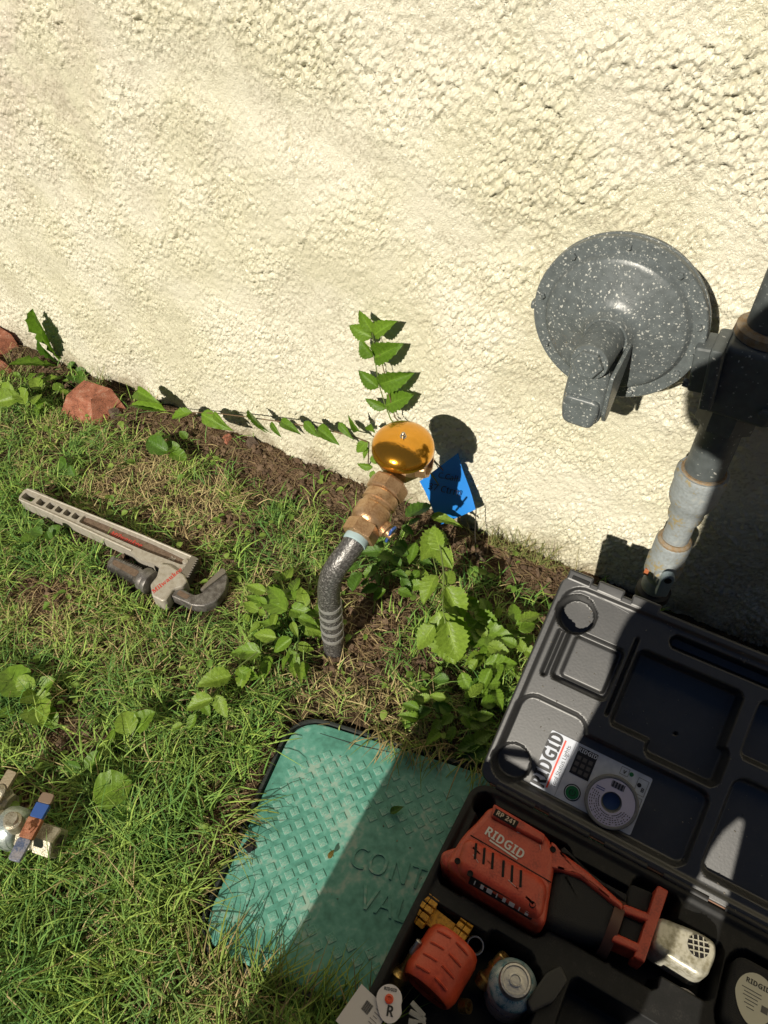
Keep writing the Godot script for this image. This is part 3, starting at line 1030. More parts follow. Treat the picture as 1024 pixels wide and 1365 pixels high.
func build_accessories() -> void:
	var o := Vector3(CASE_O.x, 0.03, CASE_O.z)     # floor of the tray
	var fl := 0.0
	var orange := mat("jar_orange", Color.WHITE, 0.38, 0.0, "fine", 0.02, 15.0, ramp_tex("jar", 71, 0.01, 4, [Color(0.40, 0.045, 0.018), Color(0.56, 0.075, 0.03)], [0.2, 0.6], 128))
	var brass := mat("brass", Color.WHITE, 0.32, 0.9, "fine", 0.02, 12.0, ramp_tex("brass", 72, 0.02, 4, [Color(0.25, 0.15, 0.05), Color(0.55, 0.38, 0.14), Color(0.66, 0.48, 0.20)], [0.2, 0.55, 0.9], 256))
	var tin := mat("tin", Color(0.42, 0.41, 0.40), 0.35, 0.85, "fine", 0.02, 12.0)
	var black: Material = mats["ink_black"]
	# red ribbed pressing ring cover
	var j := thing("press_ring", "red ribbed press ring with moulded bars, lying in the tray pocket", "press ring", o + Vector3(.064, .046, .250), -0.12)
	var g := Geo.new()
	g.lathe(Vector3(0, 0, -.036), Vector3(0, 0, 1), [Vector2(.030, .004), Vector2(.033, 0), Vector2(.0355, .003), Vector2(.0385, .012), Vector2(.0385, .060), Vector2(.0355, .069), Vector2(.033, .072), Vector2(.030, .068)], 40)
	part(j, "drum", g.mesh(), orange)
	for s in [-1, 1]:
		for k in 4:
			g = Geo.new()
			var path := []
			for q in 5:
				var a: float = s * (0.10 + q * 0.14)
				path.append(Vector3(sin(a) * .0386, cos(a) * .0386, -.026 + k * .0165 + q * 0.0004))
			g.tube(path, [.0016, .0018, .0018, .0018, .0016], 6)
			part(j, "raised_bar", g.mesh(), orange)
	# yellow jaw inserts behind it
	var y := thing("jaw_insert", "pair of yellow segmented press jaws on a link behind the red ring", "press jaw", o + Vector3(.042, .055, .206), -0.12)
	var ym := mat("jaw_yellow", Color.WHITE, 0.45, 0.1, "pits", 0.04, 25.0, ramp_tex("jawyellow", 73, 0.03, 4, [Color(0.22, 0.10, 0.01), Color(0.55, 0.27, 0.02), Color(0.66, 0.36, 0.04)], [0.2, 0.5, 0.9], 256))
	for s in [-1, 1]:
		g = Geo.new()
		var w := .0125 if s < 0 else .010
		for k in 5:
			for c in 2:
				g.box(Transform3D(Basis(Vector3(1, 0, 0), -0.5 + k * 0.25), Vector3(s * .028 + (c - 0.5) * w, .006 - absf(k - 2) * .0022, -.017 + k * .0085)), Vector3(w * 0.93, .016, .0079), .0008)
		part(y, "jaw_half", g.mesh(), ym)
	g = Geo.new()
	g.box(Transform3D(Basis(), Vector3(0, -.004, .002)), Vector3(.034, .012, .024), .001)
	part(y, "link_plate", g.mesh(), ym)
	g = Geo.new()
	g.box(Transform3D(Basis(), Vector3(.007, .0025, .004)), Vector3(.008, .002, .005))
	part(y, "link_slot", g.mesh(), mats["slot_dark"])
	# steel ring
	var r := thing("steel_ring", "small steel ferrule ring standing beside the yellow jaws", "ring", o + Vector3(.092, .052, .204))
	g = Geo.new()
	g.lathe(Vector3(0, -.010, 0), Vector3(0.15, 1, 0.3), [Vector2(.0095, 0), Vector2(.0115, .0), Vector2(.0118, .012), Vector2(.0112, .014), Vector2(.0100, .014), Vector2(.0092, .011), Vector2(.0092, 0)], 28, 0, false, false)
	part(r, "ring_body", g.mesh(), tin)
	# brass hose fitting (right of ring)
	var f := thing("brass_fitting", "brass hose fitting with knurled neck leaning behind the spray can", "fitting", o + Vector3(.118, .045, .218))
	g = Geo.new()
	var ax := Vector3(0.25, 0.55, -0.6)
	g.lathe(Vector3(0, -.022, .02), ax, [Vector2(.009, 0), Vector2(.0115, .002), Vector2(.0115, .014), Vector2(.008, .016), Vector2(.008, .030), Vector2(.0105, .031), Vector2(.0105, .034), Vector2(.0075, .035), Vector2(.0075, .038), Vector2(.0095, .039), Vector2(.0095, .052), Vector2(.008, .054), Vector2(.006, .054), Vector2(.006, .045)], 20)
	part(f, "fitting_body", g.mesh(), brass)
	# small brass nut, right of the jar
	for q in [[.107, .272, .03], [.118, .232, .028]]:
		var nn := thing("brass_nut", "small brass compression nut between red ring and can" if q[0] < .11 else "copper coloured nut under the brass hose fitting", "nut", o + Vector3(q[0], q[2], q[1]))
		g = Geo.new()
		g.lathe(Vector3(0, -.008, 0), Vector3(0.7, 0.6, -0.2), [Vector2(.005, 0), Vector2(.0088, 0), Vector2(.0088, .012), Vector2(.005, .012), Vector2(.005, .002)], 12)
		part(nn, "nut_body", g.mesh(), brass)
	# brass plug with steel tip on the left
	var pl := thing("torch_tip", "brass torch tip with a pale steel nozzle at the left of the red ring", "torch tip", o + Vector3(.016, .042, .290))
	g = Geo.new()
	ax = Vector3(0.14, 0.62, -0.72)
	g.lathe(Vector3(0, -.025, .012), ax, [Vector2(.008, 0), Vector2(.0145, .002), Vector2(.0150, .010), Vector2(.0135, .012), Vector2(.0135, .020), Vector2(.0150, .021), Vector2(.0150, .028), Vector2(.012, .031), Vector2(.006, .033), Vector2(.0042, .040), Vector2(.0042, .058)], 20)
	part(pl, "tip_body", g.mesh(), brass)
	g = Geo.new()
	g.lathe(Vector3(0, -.025, .012) + ax.normalized() * .058, ax, [Vector2(.0042, 0), Vector2(.005, .001), Vector2(.005, .007), Vector2(.0042, .010), Vector2(.0042, .020), Vector2(.0028, .021)], 14)
	part(pl, "steel_nozzle", g.mesh(), tin)
	# swing tag and card
	var cd := thing("paper_card", "white paper card with a bar code in the near left corner of the tray", "card", o + Vector3(.006, .0735, .353), -0.15)
	g = Geo.new()
	g.box(Transform3D(Basis(), Vector3(0, 0, 0)), Vector3(.046, .0008, .05))
	part(cd, "card_sheet", g.mesh(), mat("paper", Color(0.58, 0.55, 0.55), 0.7))
	for k in 9:
		g = Geo.new()
		g.box(Transform3D(Basis(), Vector3(-.006 + k * .0012, .0007, -.010)), Vector3(.0005 + .0003 * (k % 2), .0004, .012))
		part(cd, "bar_code_line", g.mesh(), black)
	for k in 7:
		g = Geo.new()
		g.box(Transform3D(Basis(), Vector3(.013, .0007, -.016 + k * .004)), Vector3(.010 - .002 * (k % 3), .0003, .0006))
		part(cd, "printed_line", g.mesh(), mats["ink_grey"])
	var tg := thing("round_tag", "round white hang tag with an orange centre lying over the paper card", "tag", o + Vector3(.026, .0765, .322), 0.35)
	g = Geo.new()
	var rp := PackedVector2Array()
	for k in 28:
		var th := TAU * k / 28
		var q := Vector2(cos(th), sin(th)) * .0162
		if q.y < -.006: q = Vector2(q.x * 1.02 + .003, q.y * 1.45 - .002)
		rp.append(q)
	g.prism(rp, T_up(), 0, .0009)
	part(tg, "tag_disc", g.mesh(), mat("tag_white", Color(0.62, 0.58, 0.60), 0.5))
	g = Geo.new()
	g.lathe(Vector3(0, .0009, 0), Vector3.UP, [Vector2(.0056, 0), Vector2(.0056, .0012), Vector2(.0032, .0016), Vector2(.002, .0004)], 12)
	part(tg, "orange_eyelet", g.mesh(), mat("eyelet_orange", Color(0.62, 0.07, 0.02), 0.4))
	text(tg, "printed_letter", "R", 0.016, Transform3D(Basis(Vector3(1, 0, 0), Vector3(0, 0, -1), Vector3.UP), Vector3(.003, .0013, .0125)), black)
	text(tg, "printed_word", "RIDGID", 0.004, Transform3D(Basis(Vector3(1, 0, 0), Vector3(0, 0, -1), Vector3.UP), Vector3(0, .0013, -.0105)), black)
	# grey ribbed jaw segment
	var sj := thing("grey_jaw", "grey ribbed steel jaw segment beside the round tag", "press jaw", o + Vector3(.066, .050, .322), 0.5)
	g = Geo.new()
	for k in 6:
		var a := -0.75 + k * 0.3
		g.box(Transform3D(Basis(Vector3.UP, a) , Vector3(sin(a) * -.002, .004, -.012 + k * .0072)), Vector3(.022, .016, .0066), .0008)
	part(sj, "segment_body", g.mesh(), mat("jaw_grey", Color(0.28, 0.28, 0.285), 0.5, 0.5, "pits", 0.04, 25.0))
	g = Geo.new()
	g.box(Transform3D(Basis(), Vector3(.004, .0125, .006)), Vector3(.006, .002, .007))
	part(sj, "segment_slot", g.mesh(), mats["slot_dark"])
	# little can with a screw cap
	var cn := thing("flux_can", "small pale can with blue stained shoulder and steel cap standing in the tray", "can", o + Vector3(.155, -.016, .226))
	g = Geo.new()
	g.lathe(Vector3.ZERO, Vector3.UP, [Vector2(.028, 0), Vector2(.0305, .002), Vector2(.0305, .074), Vector2(.0297, .0745)], 40)
	part(cn, "can_body", g.mesh(), mat("can_label", Color.WHITE, 0.4, 0.0, "", 0, 14.0, ramp_tex("canlabel", 75, 0.02, 4, [Color(0.33, 0.22, 0.22), Color(0.52, 0.46, 0.46), Color(0.55, 0.53, 0.53)], [0.2, 0.45, 0.9], 256)))
	g = Geo.new()
	g.lathe(Vector3(0, .0745, 0), Vector3.UP, [Vector2(.0308, 0), Vector2(.0312, .002), Vector2(.030, .005), Vector2(.024, .012), Vector2(.0195, .014)], 40)
	part(cn, "can_shoulder", g.mesh(), mat("can_blue", Color.WHITE, 0.35, 0.2, "", 0, 16.0, ramp_tex("canblue", 76, 0.03, 4, [Color(0.02, 0.12, 0.17), Color(0.16, 0.30, 0.34), Color(0.42, 0.46, 0.46)], [0.28, 0.42, 0.56], 256)))
	g = Geo.new()
	g.lathe(Vector3(0, .0875, 0), Vector3.UP, [Vector2(.0195, 0), Vector2(.0205, .001), Vector2(.0205, .013), Vector2(.019, .015), Vector2(.0165, .0152), Vector2(.0155, .0138), Vector2(.009, .0138), Vector2(.008, .0146), Vector2(.0065, .0146), Vector2(.0055, .0136)], 40)
	part(cn, "screw_cap", g.mesh(), tin)
	for k in 6:
		g = Geo.new()
		var a := -0.9 + k * 0.24
		g.box(Transform3D(Basis(Vector3.UP, a), Vector3(sin(a) * .0307, .055 - .004 * (k % 3), cos(a) * .0307)), Vector3(.005, .002, .0006))
		part(cn, "printed_line", g.mesh(), mat("ink_can", Color(0.22, 0.14, 0.16), 0.5))
	# clear plastic clamshell
	var cl := thing("clear_box", "clear crinkled plastic box with a white numbered sticker at the near edge of the case", "plastic box", o + Vector3(.346, .028, .150), 0.3)
	var clear := StandardMaterial3D.new()
	clear.resource_name = "clear_plastic"
	clear.transparency = BaseMaterial3D.TRANSPARENCY_ALPHA
	clear.albedo_color = Color(0.85, 0.83, 0.83, 0.35)
	clear.roughness = 0.3
	g = Geo.new()
	g.prism(Geo.rounded(poly([-.026, -.03, .026, -.03, .03, .024, .016, .032, -.02, .03]), .008, 3), T_up(), 0, .03, .006, 3, true)
	part(cl, "box_shell", g.mesh(25.0), clear)
	g = Geo.new()
	g.lathe(Vector3(.004, .006, -.006), Vector3(0.3, 0.2, 1), [Vector2(.009, 0), Vector2(.011, .004), Vector2(.011, .02), Vector2(.007, .024)], 16)
	part(cl, "fitting_inside", g.mesh(), mat("copper", Color(0.45, 0.22, 0.13), 0.4, 0.8))
	g = Geo.new()
	g.prism(Geo.rounded(poly([-.012, -.012, .012, -.012, .010, .012, -.010, .012]), .008, 4), T_up(Vector3(-.016, .0306, .02)), 0, .0006)
	var st := part(cl, "sticker", g.mesh(), mats["paper"])
	text(st, "printed_number", "1 1/4", 0.007, Transform3D(Basis(Vector3(1, 0, 0), Vector3(0, 0, -1), Vector3.UP), Vector3(-.016, .0317, .016)), black)
	for k in 4:
		g = Geo.new()
		g.box(Transform3D(Basis(), Vector3(-.016, .0314, .021 + k * .0022)), Vector3(.014, .0003, .0008))
		part(st, "printed_line", g.mesh(), mats["ink_grey"])
	# black moulded divider standing in the middle of the tray
	var dv := thing("tray_divider", "dark grey wedge shaped divider plate standing up in the middle of the tray", "divider", Vector3(CASE_O.x, 0, CASE_O.z))
	g = Geo.new()
	g.prism(Geo.rounded(upoly([.186, .196, .199, .178, .214, .190, .206, .222, .186, .246, .176, .238]), .004, 3), TC(0), .04, .106, .003, 2)
	part(dv, "divider_plate", g.mesh(), mat("divider", Color(0.02, 0.02, 0.021), 0.55))
	var bp := thing("blue_wire_brush", "copper tube offcut lying at the near side of the can", "tube", o + Vector3(.185, .03, .300), -0.6)
	bp.name = "copper_tube"
	g = Geo.new()
	g.lathe(Vector3(-.03, 0, 0), Vector3(1, 0.1, 0), [Vector2(.0066, .002), Vector2(.0072, 0), Vector2(.0078, 0), Vector2(.0078, .06), Vector2(.007, .06), Vector2(.0066, .055)], 20, 0, false, false)
	part(bp, "tube_wall", g.mesh(), mats["copper"])

# ---------------------------------------------------------------- gas riser and regulator
func build_riser() -> void:
	var x := .008
	var z := -.95
	var grey := mat("meter_grey", Color.WHITE, 0.5, 0.0, "fine", 0.03, 10.0, speckle("speck_pipe", 700, Color(0.085, 0.098, 0.10), 15))
	grey.uv1_scale = Vector3.ONE * 4.0
	var pale := mat("pipe_pale", Color.WHITE, 0.55, 0.0, "fine", 0.05, 9.0, ramp_tex("pale", 81, 0.012, 5, [Color(0.30, 0.24, 0.12), Color(0.25, 0.27, 0.27), Color(0.29, 0.325, 0.34), Color(0.40, 0.41, 0.38)], [0.22, 0.36, 0.6, 0.95], 256))
	var rust := mat("rust_band", Color.WHITE, 0.7, 0.1, "pits", 0.05, 15.0, ramp_tex("rust", 82, 0.03, 4, [Color(0.22, 0.13, 0.06), Color(0.30, 0.22, 0.13), Color(0.26, 0.25, 0.23)], [0.25, 0.5, 0.8], 256))
	var t := thing("gas_riser", "grey painted gas riser pipe with reducer and shutoff valve against the wall", "gas pipe", Vector3(x, 0, z))
	var g := Geo.new()
	var UPV := Vector3.UP
	g.lathe(Vector3.ZERO, UPV, [Vector2(.021, -.05), Vector2(.021, .16)], 24)
	part(t, "lower_pipe", g.mesh(), pale)
	g = Geo.new()
	g.lathe(Vector3.ZERO, UPV, [Vector2(.026, .135), Vector2(.03, .140), Vector2(.03, .155), Vector2(.024, .158), Vector2(.022, .162)], 24)
	part(t, "black_boot", g.mesh(), mat("boot_black", Color(0.016, 0.016, 0.017), 0.6))
	g = Geo.new()
	g.lathe(Vector3.ZERO, UPV, [Vector2(.023, .160), Vector2(.0245, .163), Vector2(.0245, .182), Vector2(.0215, .186), Vector2(.0265, .198), Vector2(.030, .206), Vector2(.031, .236), Vector2(.0285, .246), Vector2(.0275, .252), Vector2(.0295, .254), Vector2(.0295, .282), Vector2(.0265, .286), Vector2(.024, .287)], 26)
	var vb := part(t, "shutoff_valve", g.mesh(), pale)
	# valve stem with flat wing tang facing the viewer's right
	g = Geo.new()
	var ax := Vector3(0.35, 0.05, 1).normalized()
	g.lathe(Vector3(0.004, .222, .02), ax, [Vector2(.017, 0), Vector2(.017, .014), Vector2(.0135, .017), Vector2(.0135, .022), Vector2(.011, .024)], 20)
	part(vb, "valve_stem", g.mesh(), pale)
	g = Geo.new()
	g.prism(Geo.rounded(poly([-.0095, -.026, .0095, -.026, .011, .022, .006, .030, -.006, .030, -.011, .022]), .005, 3), Transform3D(Basis(Vector3(1, 0, -.35).normalized(), UPV, ax), Vector3(0.004, .222, .02) + ax * .022), 0, .010, .002, 2)
	part(vb, "wing_tang", g.mesh(), mat("tang_blue_grey", Color(0.26, 0.33, 0.37), 0.5, 0.1, "fine", 0.04, 12.0))
	g = Geo.new()
	g.lathe(Vector3(0.004, .240, .02) + ax * .0325, ax, [Vector2(.006, 0), Vector2(.006, .0012), Vector2(.004, .0012)], 16)
	part(vb, "lock_hole", g.mesh(), mats["slot_dark"])
	g = Geo.new()
	g.box(Transform3D(Basis(), Vector3(-.020, .212, .022)), Vector3(.012, .014, .004), .001)
	part(vb, "orange_seal", g.mesh(), mat("seal_orange", Color(0.42, 0.13, 0.05), 0.6))
	g = Geo.new()
	g.lathe(Vector3.ZERO, UPV, [Vector2(.0275, .284), Vector2(.0275, .2885), Vector2(.024, .292)], 24)
	part(t, "rust_ring", g.mesh(), rust)
	g = Geo.new()
	g.lathe(Vector3.ZERO, UPV, [Vector2(.0213, .286), Vector2(.0213, .345)], 24)
	part(t, "pipe_nipple", g.mesh(), pale)
	g = Geo.new()
	g.lathe(Vector3.ZERO, UPV, [Vector2(.0225, .340), Vector2(.0265, .343), Vector2(.0275, .350), Vector2(.0265, .357), Vector2(.028, .366), Vector2(.0355, .382), Vector2(.037, .392), Vector2(.037, .420), Vector2(.0390, .424), Vector2(.0390, .438), Vector2(.0365, .442), Vector2(.030, .442)], 30)
	part(t, "reducer", g.mesh(), pale)
	g = Geo.new()
	g.lathe(Vector3.ZERO, UPV, [Vector2(.0305, .4415), Vector2(.0335, .4420), Vector2(.0325, .4445), Vector2(.0300, .4450)], 30)
	part(t, "rust_ring", g.mesh(), rust)
	g = Geo.new()
	g.lathe(Vector3.ZERO, UPV, [Vector2(.0292, .43), Vector2(.0292, .545)], 30)
	part(t, "upper_pipe", g.mesh(), grey)
	# meter-set body: hex coupling, cast tee block and rusted top collar
	g = Geo.new()
	g.lathe(Vector3.ZERO, UPV, [Vector2(.030, .534), Vector2(.0415, .538), Vector2(.0425, .545), Vector2(.0425, .572), Vector2(.040, .578)], 8)
	part(t, "hex_coupling", g.mesh(30.0), grey)
	g = Geo.new()
	g.prism(Geo.rounded(poly([-.044, -.047, .046, -.047, .056, -.02, .056, .03, .04, .05, -.04, .05]), .014, 4), T_up(Vector3(.006, 0, 0)), .572, .678, .010, 4, true)
	part(t, "cast_body", g.mesh(), grey)
	g = Geo.new()
	g.lathe(Vector3(.006, 0, 0), UPV, [Vector2(.034, .676), Vector2(.040, .679), Vector2(.040, .690), Vector2(.036, .694), Vector2(.031, .694)], 30)
	part(t, "rust_collar", g.mesh(), rust)
	g = Geo.new()
	g.lathe(Vector3(.006, 0, 0), UPV, [Vector2(.0292, .69), Vector2(.0292, 1.05), Vector2(.034, 1.06), Vector2(.034, 1.2)], 28)
	part(t, "outlet_pipe", g.mesh(), grey)
	for k in 2:
		g = Geo.new()
		g.lathe(Vector3(-.03 + k * .07, .60, .048), Vector3(0, 0, 1), [Vector2(.008, 0), Vector2(.008, .006), Vector2(.006, .007)], 6)
		part(t, "bolt", g.mesh(20.0), grey)

func speckle(key: String, count: int, base: Color, sd: int) -> ImageTexture:
	var size := 1024
	var im := Image.create(size, size, false, Image.FORMAT_RGB8)
	var r := RandomNumberGenerator.new()
	r.seed = sd
	var src: PackedByteArray = noise(sd, 0.012, 5).get_seamless_image(size, size).get_data()
	for y in size:
		for x in size:
			var k := 0.8 + 0.45 * src[y * size + x] / 255.0
			im.set_pixel(x, y, Color(base.r * k, base.g * k, base.b * k).linear_to_srgb())
	for i in count:
		var c := Vector2(r.randf() * size, r.randf() * size)
		var q := pow(r.randf(), 5.0)
		var ra := 0.8 + q * 5.5
		var el := 1.0 + 1.3 * r.randf() * r.randf()
		var th := r.randf() * TAU
		var wc := Color(0.62, 0.62, 0.57).lerp(Color(0.22, 0.24, 0.23), r.randf() * 0.85).linear_to_srgb()
		var e := int(ra * el) + 1
		for dy in range(-e, e + 1):
			for dx in range(-e, e + 1):
				var d := Vector2(dx, dy).rotated(th)
				if Vector2(d.x / el, d.y).length() < ra * (0.85 + 0.3 * sin(4.0 * atan2(d.y, d.x) + i)):
					im.set_pixel(posmod(int(c.x) + dx, size), posmod(int(c.y) + dy, size), wc)
	texs[key] = ImageTexture.create_from_image(im)
	return texs[key]

func build_regulator() -> void:
	var c := Vector3(-.1665, .6635, -.914)
	var sp := mat("regulator_grey", Color.WHITE, 0.36, 0.0, "fine", 0.03, 10.0, speckle("speck", 4600, Color(0.108, 0.124, 0.127), 16))
	sp.uv1_scale = Vector3.ONE * 4.6
	var t := thing("gas_regulator", "round dark grey gas pressure regulator spattered with white paint on the wall", "gas regulator", c)
	var Z := Vector3(0, 0, 1)
	var g := Geo.new()
	g.lathe(Vector3.ZERO, Z, [Vector2(.117, -.008), Vector2(.121, -.007), Vector2(.122, -.004), Vector2(.122, .003), Vector2(.1205, .0048), Vector2(.118, .0050), Vector2(.1035, .0052), Vector2(.1015, .0070), Vector2(.0985, .0135), Vector2(.096, .0160), Vector2(.090, .0180), Vector2(.070, .0230), Vector2(.050, .0290), Vector2(.040, .0335), Vector2(.034, .0390), Vector2(.0300, .050)], 72)
	part(t, "front_casing", g.mesh(), sp)
	g = Geo.new()
	g.lathe(Vector3.ZERO, Z, [Vector2(.03, -.108), Vector2(.05, -.10), Vector2(.075, -.06), Vector2(.098, -.03), Vector2(.104, -.018), Vector2(.121, -.016), Vector2(.122, -.013), Vector2(.122, -.0095), Vector2(.118, -.0085)], 72)
	part(t, "rear_casing", g.mesh(), sp)
	g = Geo.new()
	g.lathe(Vector3.ZERO, Z, [Vector2(.0285, .045), Vector2(.0268, .052), Vector2(.0262, .108), Vector2(.0250, .112), Vector2(.0225, .1125)], 40)
	part(t, "spring_case", g.mesh(), sp)
	g = Geo.new()
	g.lathe(Vector3.ZERO, Z, [Vector2(.0185, .110), Vector2(.0205, .111), Vector2(.0205, .119), Vector2(.0185, .121)], 6)
	part(t, "hex_cap", g.mesh(20.0), sp)
	# downward vent spout with its side web
	g = Geo.new()
	var U_ := Geo.rounded(poly([-.028, -.012, .028, -.012, .030, -.080, .027, -.112, -.027, -.112, -.030, -.080]), .024, 7)
	g.prism(U_, Transform3D(), .052, .097, .008, 4, true)
	var vent := part(t, "vent_spout", g.mesh(), sp)
	g = Geo.new()
	g.prism(Geo.rounded(poly([-.024, -.066, .024, -.066, .0268, -.084, .022, -.1135, -.022, -.1135, -.0268, -.084]), .012, 4), Transform3D(), .090, .1035, .005, 3)
	part(vent, "spout_lip", g.mesh(), sp)
	g = Geo.new()
	var Tw := Transform3D(Basis(Vector3(0, 0, 1), Vector3(0, 1, 0), Vector3(-1, 0, 0)), Vector3(.036, 0, 0))
	g.prism(Geo.rounded(poly([.020, -.010, .045, -.002, .108, -.016, .102, -.082, .088, -.104, .074, -.100]), .006, 3), Tw, 0, .006, .0015, 2, true)
	part(vent, "side_web", g.mesh(), sp)
	t.scale = Vector3(.955, .955, 1.0)
	# flange bolts
	for k in 9:
		g = Geo.new()
		var th := TAU * (k + 0.35) / 9
		var p := Vector3(cos(th), sin(th), 0) * .1112
		g.lathe(p + Vector3(0, 0, .004), Z, [Vector2(.0066, 0), Vector2(.0066, .0014)], 14)
		g.lathe(p + Vector3(0, 0, .005), Z, [Vector2(.0048, 0), Vector2(.0048, .0048), Vector2(.0038, .0056)], 6, th)
		part(t, "flange_bolt", g.mesh(25.0), sp)
	g = Geo.new()
	g.box(Transform3D(Basis(), Vector3(-.123, -.012, -.006)), Vector3(.010, .012, .012), .002)
	part(t, "side_lug", g.mesh(), sp)
	# outlet neck and clamp to the riser body on the right
	g = Geo.new()
	g.box(Transform3D(Basis(Vector3(0, 0, 1), 0.12), Vector3(.128, -.028, -.004)), Vector3(.024, .070, .046), .004)
	part(t, "clamp_flange", g.mesh(), mats["meter_grey"])
	g = Geo.new()
	g.box(Transform3D(Basis(Vector3(0, 0, 1), 0.12), Vector3(.146, -.030, .002)), Vector3(.017, .094, .062), .004)
	part(t, "clamp_flange", g.mesh(), mats["meter_grey"])
	for k in 2:
		g = Geo.new()
		g.lathe(Vector3(.112, -.03 + (k - 0.5) * .052, .012), Vector3(1, 0, 0), [Vector2(.0065, 0), Vector2(.0065, .008)], 6)
		part(t, "clamp_bolt", g.mesh(20.0), mats["meter_grey"])

# ---------------------------------------------------------------- vacuum breaker
func build_breaker() -> void:
	var o := Vector3(-.481, 0, -.64)
	var galv := mat("galvanised", Color.WHITE, 0.36, 0.4, "fine", 0.06, 9.0, ramp_tex("galv", 91, 0.035, 5, [Color(0.055, 0.053, 0.050), Color(0.105, 0.10, 0.096), Color(0.19, 0.185, 0.175), Color(0.62, 0.61, 0.59)], [0.30, 0.52, 0.64, 0.76], 512))
	galv.uv1_scale = Vector3(16, 16, 16)
	var bronze := mat("bronze", Color.WHITE, 0.36, 0.7, "pits", 0.03, 12.0, ramp_tex("bronze", 92, 0.014, 5, [Color(0.34, 0.19, 0.09), Color(0.48, 0.30, 0.16), Color(0.56, 0.37, 0.21), Color(0.60, 0.45, 0.28)], [0.2, 0.45, 0.7, 0.95], 256))
	var gold := mat("gold_dome", Color(0.78, 0.36, 0.03), 0.16, 0.92, "fine", 0.012, 8.0)
	gold.clearcoat_enabled = true
	gold.clearcoat = 0.6
	gold.clearcoat_roughness = 0.08
	var t := thing("vacuum_breaker", "bronze vacuum breaker with gold dome cap on a bent galvanised pipe", "vacuum breaker", o)
	var L := func(a: Vector3) -> Vector3: return a - o
	var A: Vector3 = L.call(Vector3(-.452, .280, -.690))
	var B: Vector3 = L.call(Vector3(-.4515, .325, -.835))
	var d := (B - A).normalized()
	# bent pipe
	var path := []
	var rad := []
	var ctrl := [Vector3(0, -.06, 0), Vector3(.001, .02, 0), Vector3(.001, .12, 0.001), Vector3(.001, .172, 0.001), Vector3(.004, .210, -.003), Vector3(.012, .240, -.014), Vector3(.022, .262, -.034), A, A + d * .012]
	for k in ctrl.size() - 1:
		for q in 5:
			var p0: Vector3 = ctrl[maxi(k - 1, 0)]
			var p1: Vector3 = ctrl[k]
			var p2: Vector3 = ctrl[k + 1]
			var p3: Vector3 = ctrl[mini(k + 2, ctrl.size() - 1)]
			path.append(p1.cubic_interpolate(p2, p0, p3, q / 5.0))
			rad.append(.0200)
	var g := Geo.new()
	g.tube(path, rad, 24)
	part(t, "bent_pipe", g.mesh(), galv)
	# band marks and sealing tape at the thread
	for q in [[.072, .0214], [.096, .0212], [.048, .0212], [.118, .0213], [.142, .0214]]:
		g = Geo.new()
		g.lathe(Vector3(.001, q[0], 0), Vector3.UP, [Vector2(.019, -.005), Vector2(q[1], -.004), Vector2(q[1], .004), Vector2(.019, .005)], 24)
		part(t, "pipe_band", g.mesh(), mat("band_dark", Color(0.36, 0.355, 0.34), 0.4, 0.4, "fine", 0.08, 14.0))
	g = Geo.new()
	g.lathe(A - d * .004, d, [Vector2(.0205, -.003), Vector2(.0217, 0), Vector2(.0214, .010)], 24)
	part(t, "thread_tape", g.mesh(), mat("tape_teal", Color(0.35, 0.47, 0.49), 0.6))
	# ball valve on the inclined run: hex, barrel, union, hex
	g = Geo.new()
	g.lathe(A, d, [Vector2(0.0222, .004), Vector2(0.0298, .006), Vector2(0.0307, .008), Vector2(0.0307, .028), Vector2(0.0292, .031), Vector2(0.0246, .032)], 6, 0.4)
	part(t, "hex_end", g.mesh(25.0), bronze)
	g = Geo.new()
	g.lathe(A, d, [Vector2(0.0246, .030), Vector2(0.0287, .034), Vector2(0.0314, .042), Vector2(0.0314, .062), Vector2(0.0295, .066), Vector2(0.0278, .068), Vector2(0.0278, .074), Vector2(0.0307, .076), Vector2(0.0307, .090), Vector2(0.0287, .094)], 32)
	part(t, "valve_barrel", g.mesh(), bronze)
	g = Geo.new()
	for k in 5:
		g.lathe(A + d * (.0655 + k * .0022), d, [Vector2(0.0276, 0), Vector2(.0256 - .0003 * k, .0008), Vector2(0.0276, .0016)], 28, 0, false, false)
	part(t, "thread_rings", g.mesh(), bronze)
	# stem and blue handle to the right
	var side := Vector3(1, -0.35, 0.25).normalized()
	var sv: Vector3 = A + d * .052
	g = Geo.new()
	g.lathe(sv, side, [Vector2(0.0164, .012), Vector2(0.0164, .026), Vector2(0.0129, .028), Vector2(0.0146, .031), Vector2(0.0146, .039), Vector2(0.0094, .041), Vector2(0.0070, .052)], 18)
	var stem := part(t, "valve_stem", g.mesh(), bronze)
	g = Geo.new()
	g.prism(Geo.rounded(poly([-.006, -.022, .006, -.022, .007, .024, -.007, .024]), .005, 3), Transform3D(Basis(Vector3.UP.cross(side).normalized(), side.cross(Vector3.UP.cross(side).normalized()), side), sv + side * .046), 0, .004, .001, 1)
	part(stem, "blue_handle", g.mesh(), mat("handle_blue", Color(0.035, 0.09, 0.30), 0.45))
	# body
	g = Geo.new()
	g.lathe(A, d, [Vector2(0.0257, .094), Vector2(0.0333, .096), Vector2(0.0351, .100), Vector2(0.0351, .118), Vector2(0.0328, .122), Vector2(0.0281, .124)], 8, 0.2)
	part(t, "hex_body", g.mesh(25.0), bronze)
	var axis := Vector3(.08, .975, .16).normalized()
	var dome: Vector3 = L.call(Vector3(-.4545, .362, -.853))
	g = Geo.new()
	g.lathe(dome, axis, [Vector2(0.0234, -.062), Vector2(0.0386, -.055), Vector2(0.0433, -.046), Vector2(0.0433, -.026), Vector2(0.0398, -.020), Vector2(0.0398, -.012), Vector2(0.0468, -.008), Vector2(0.0468, .001)], 8, 0.3)
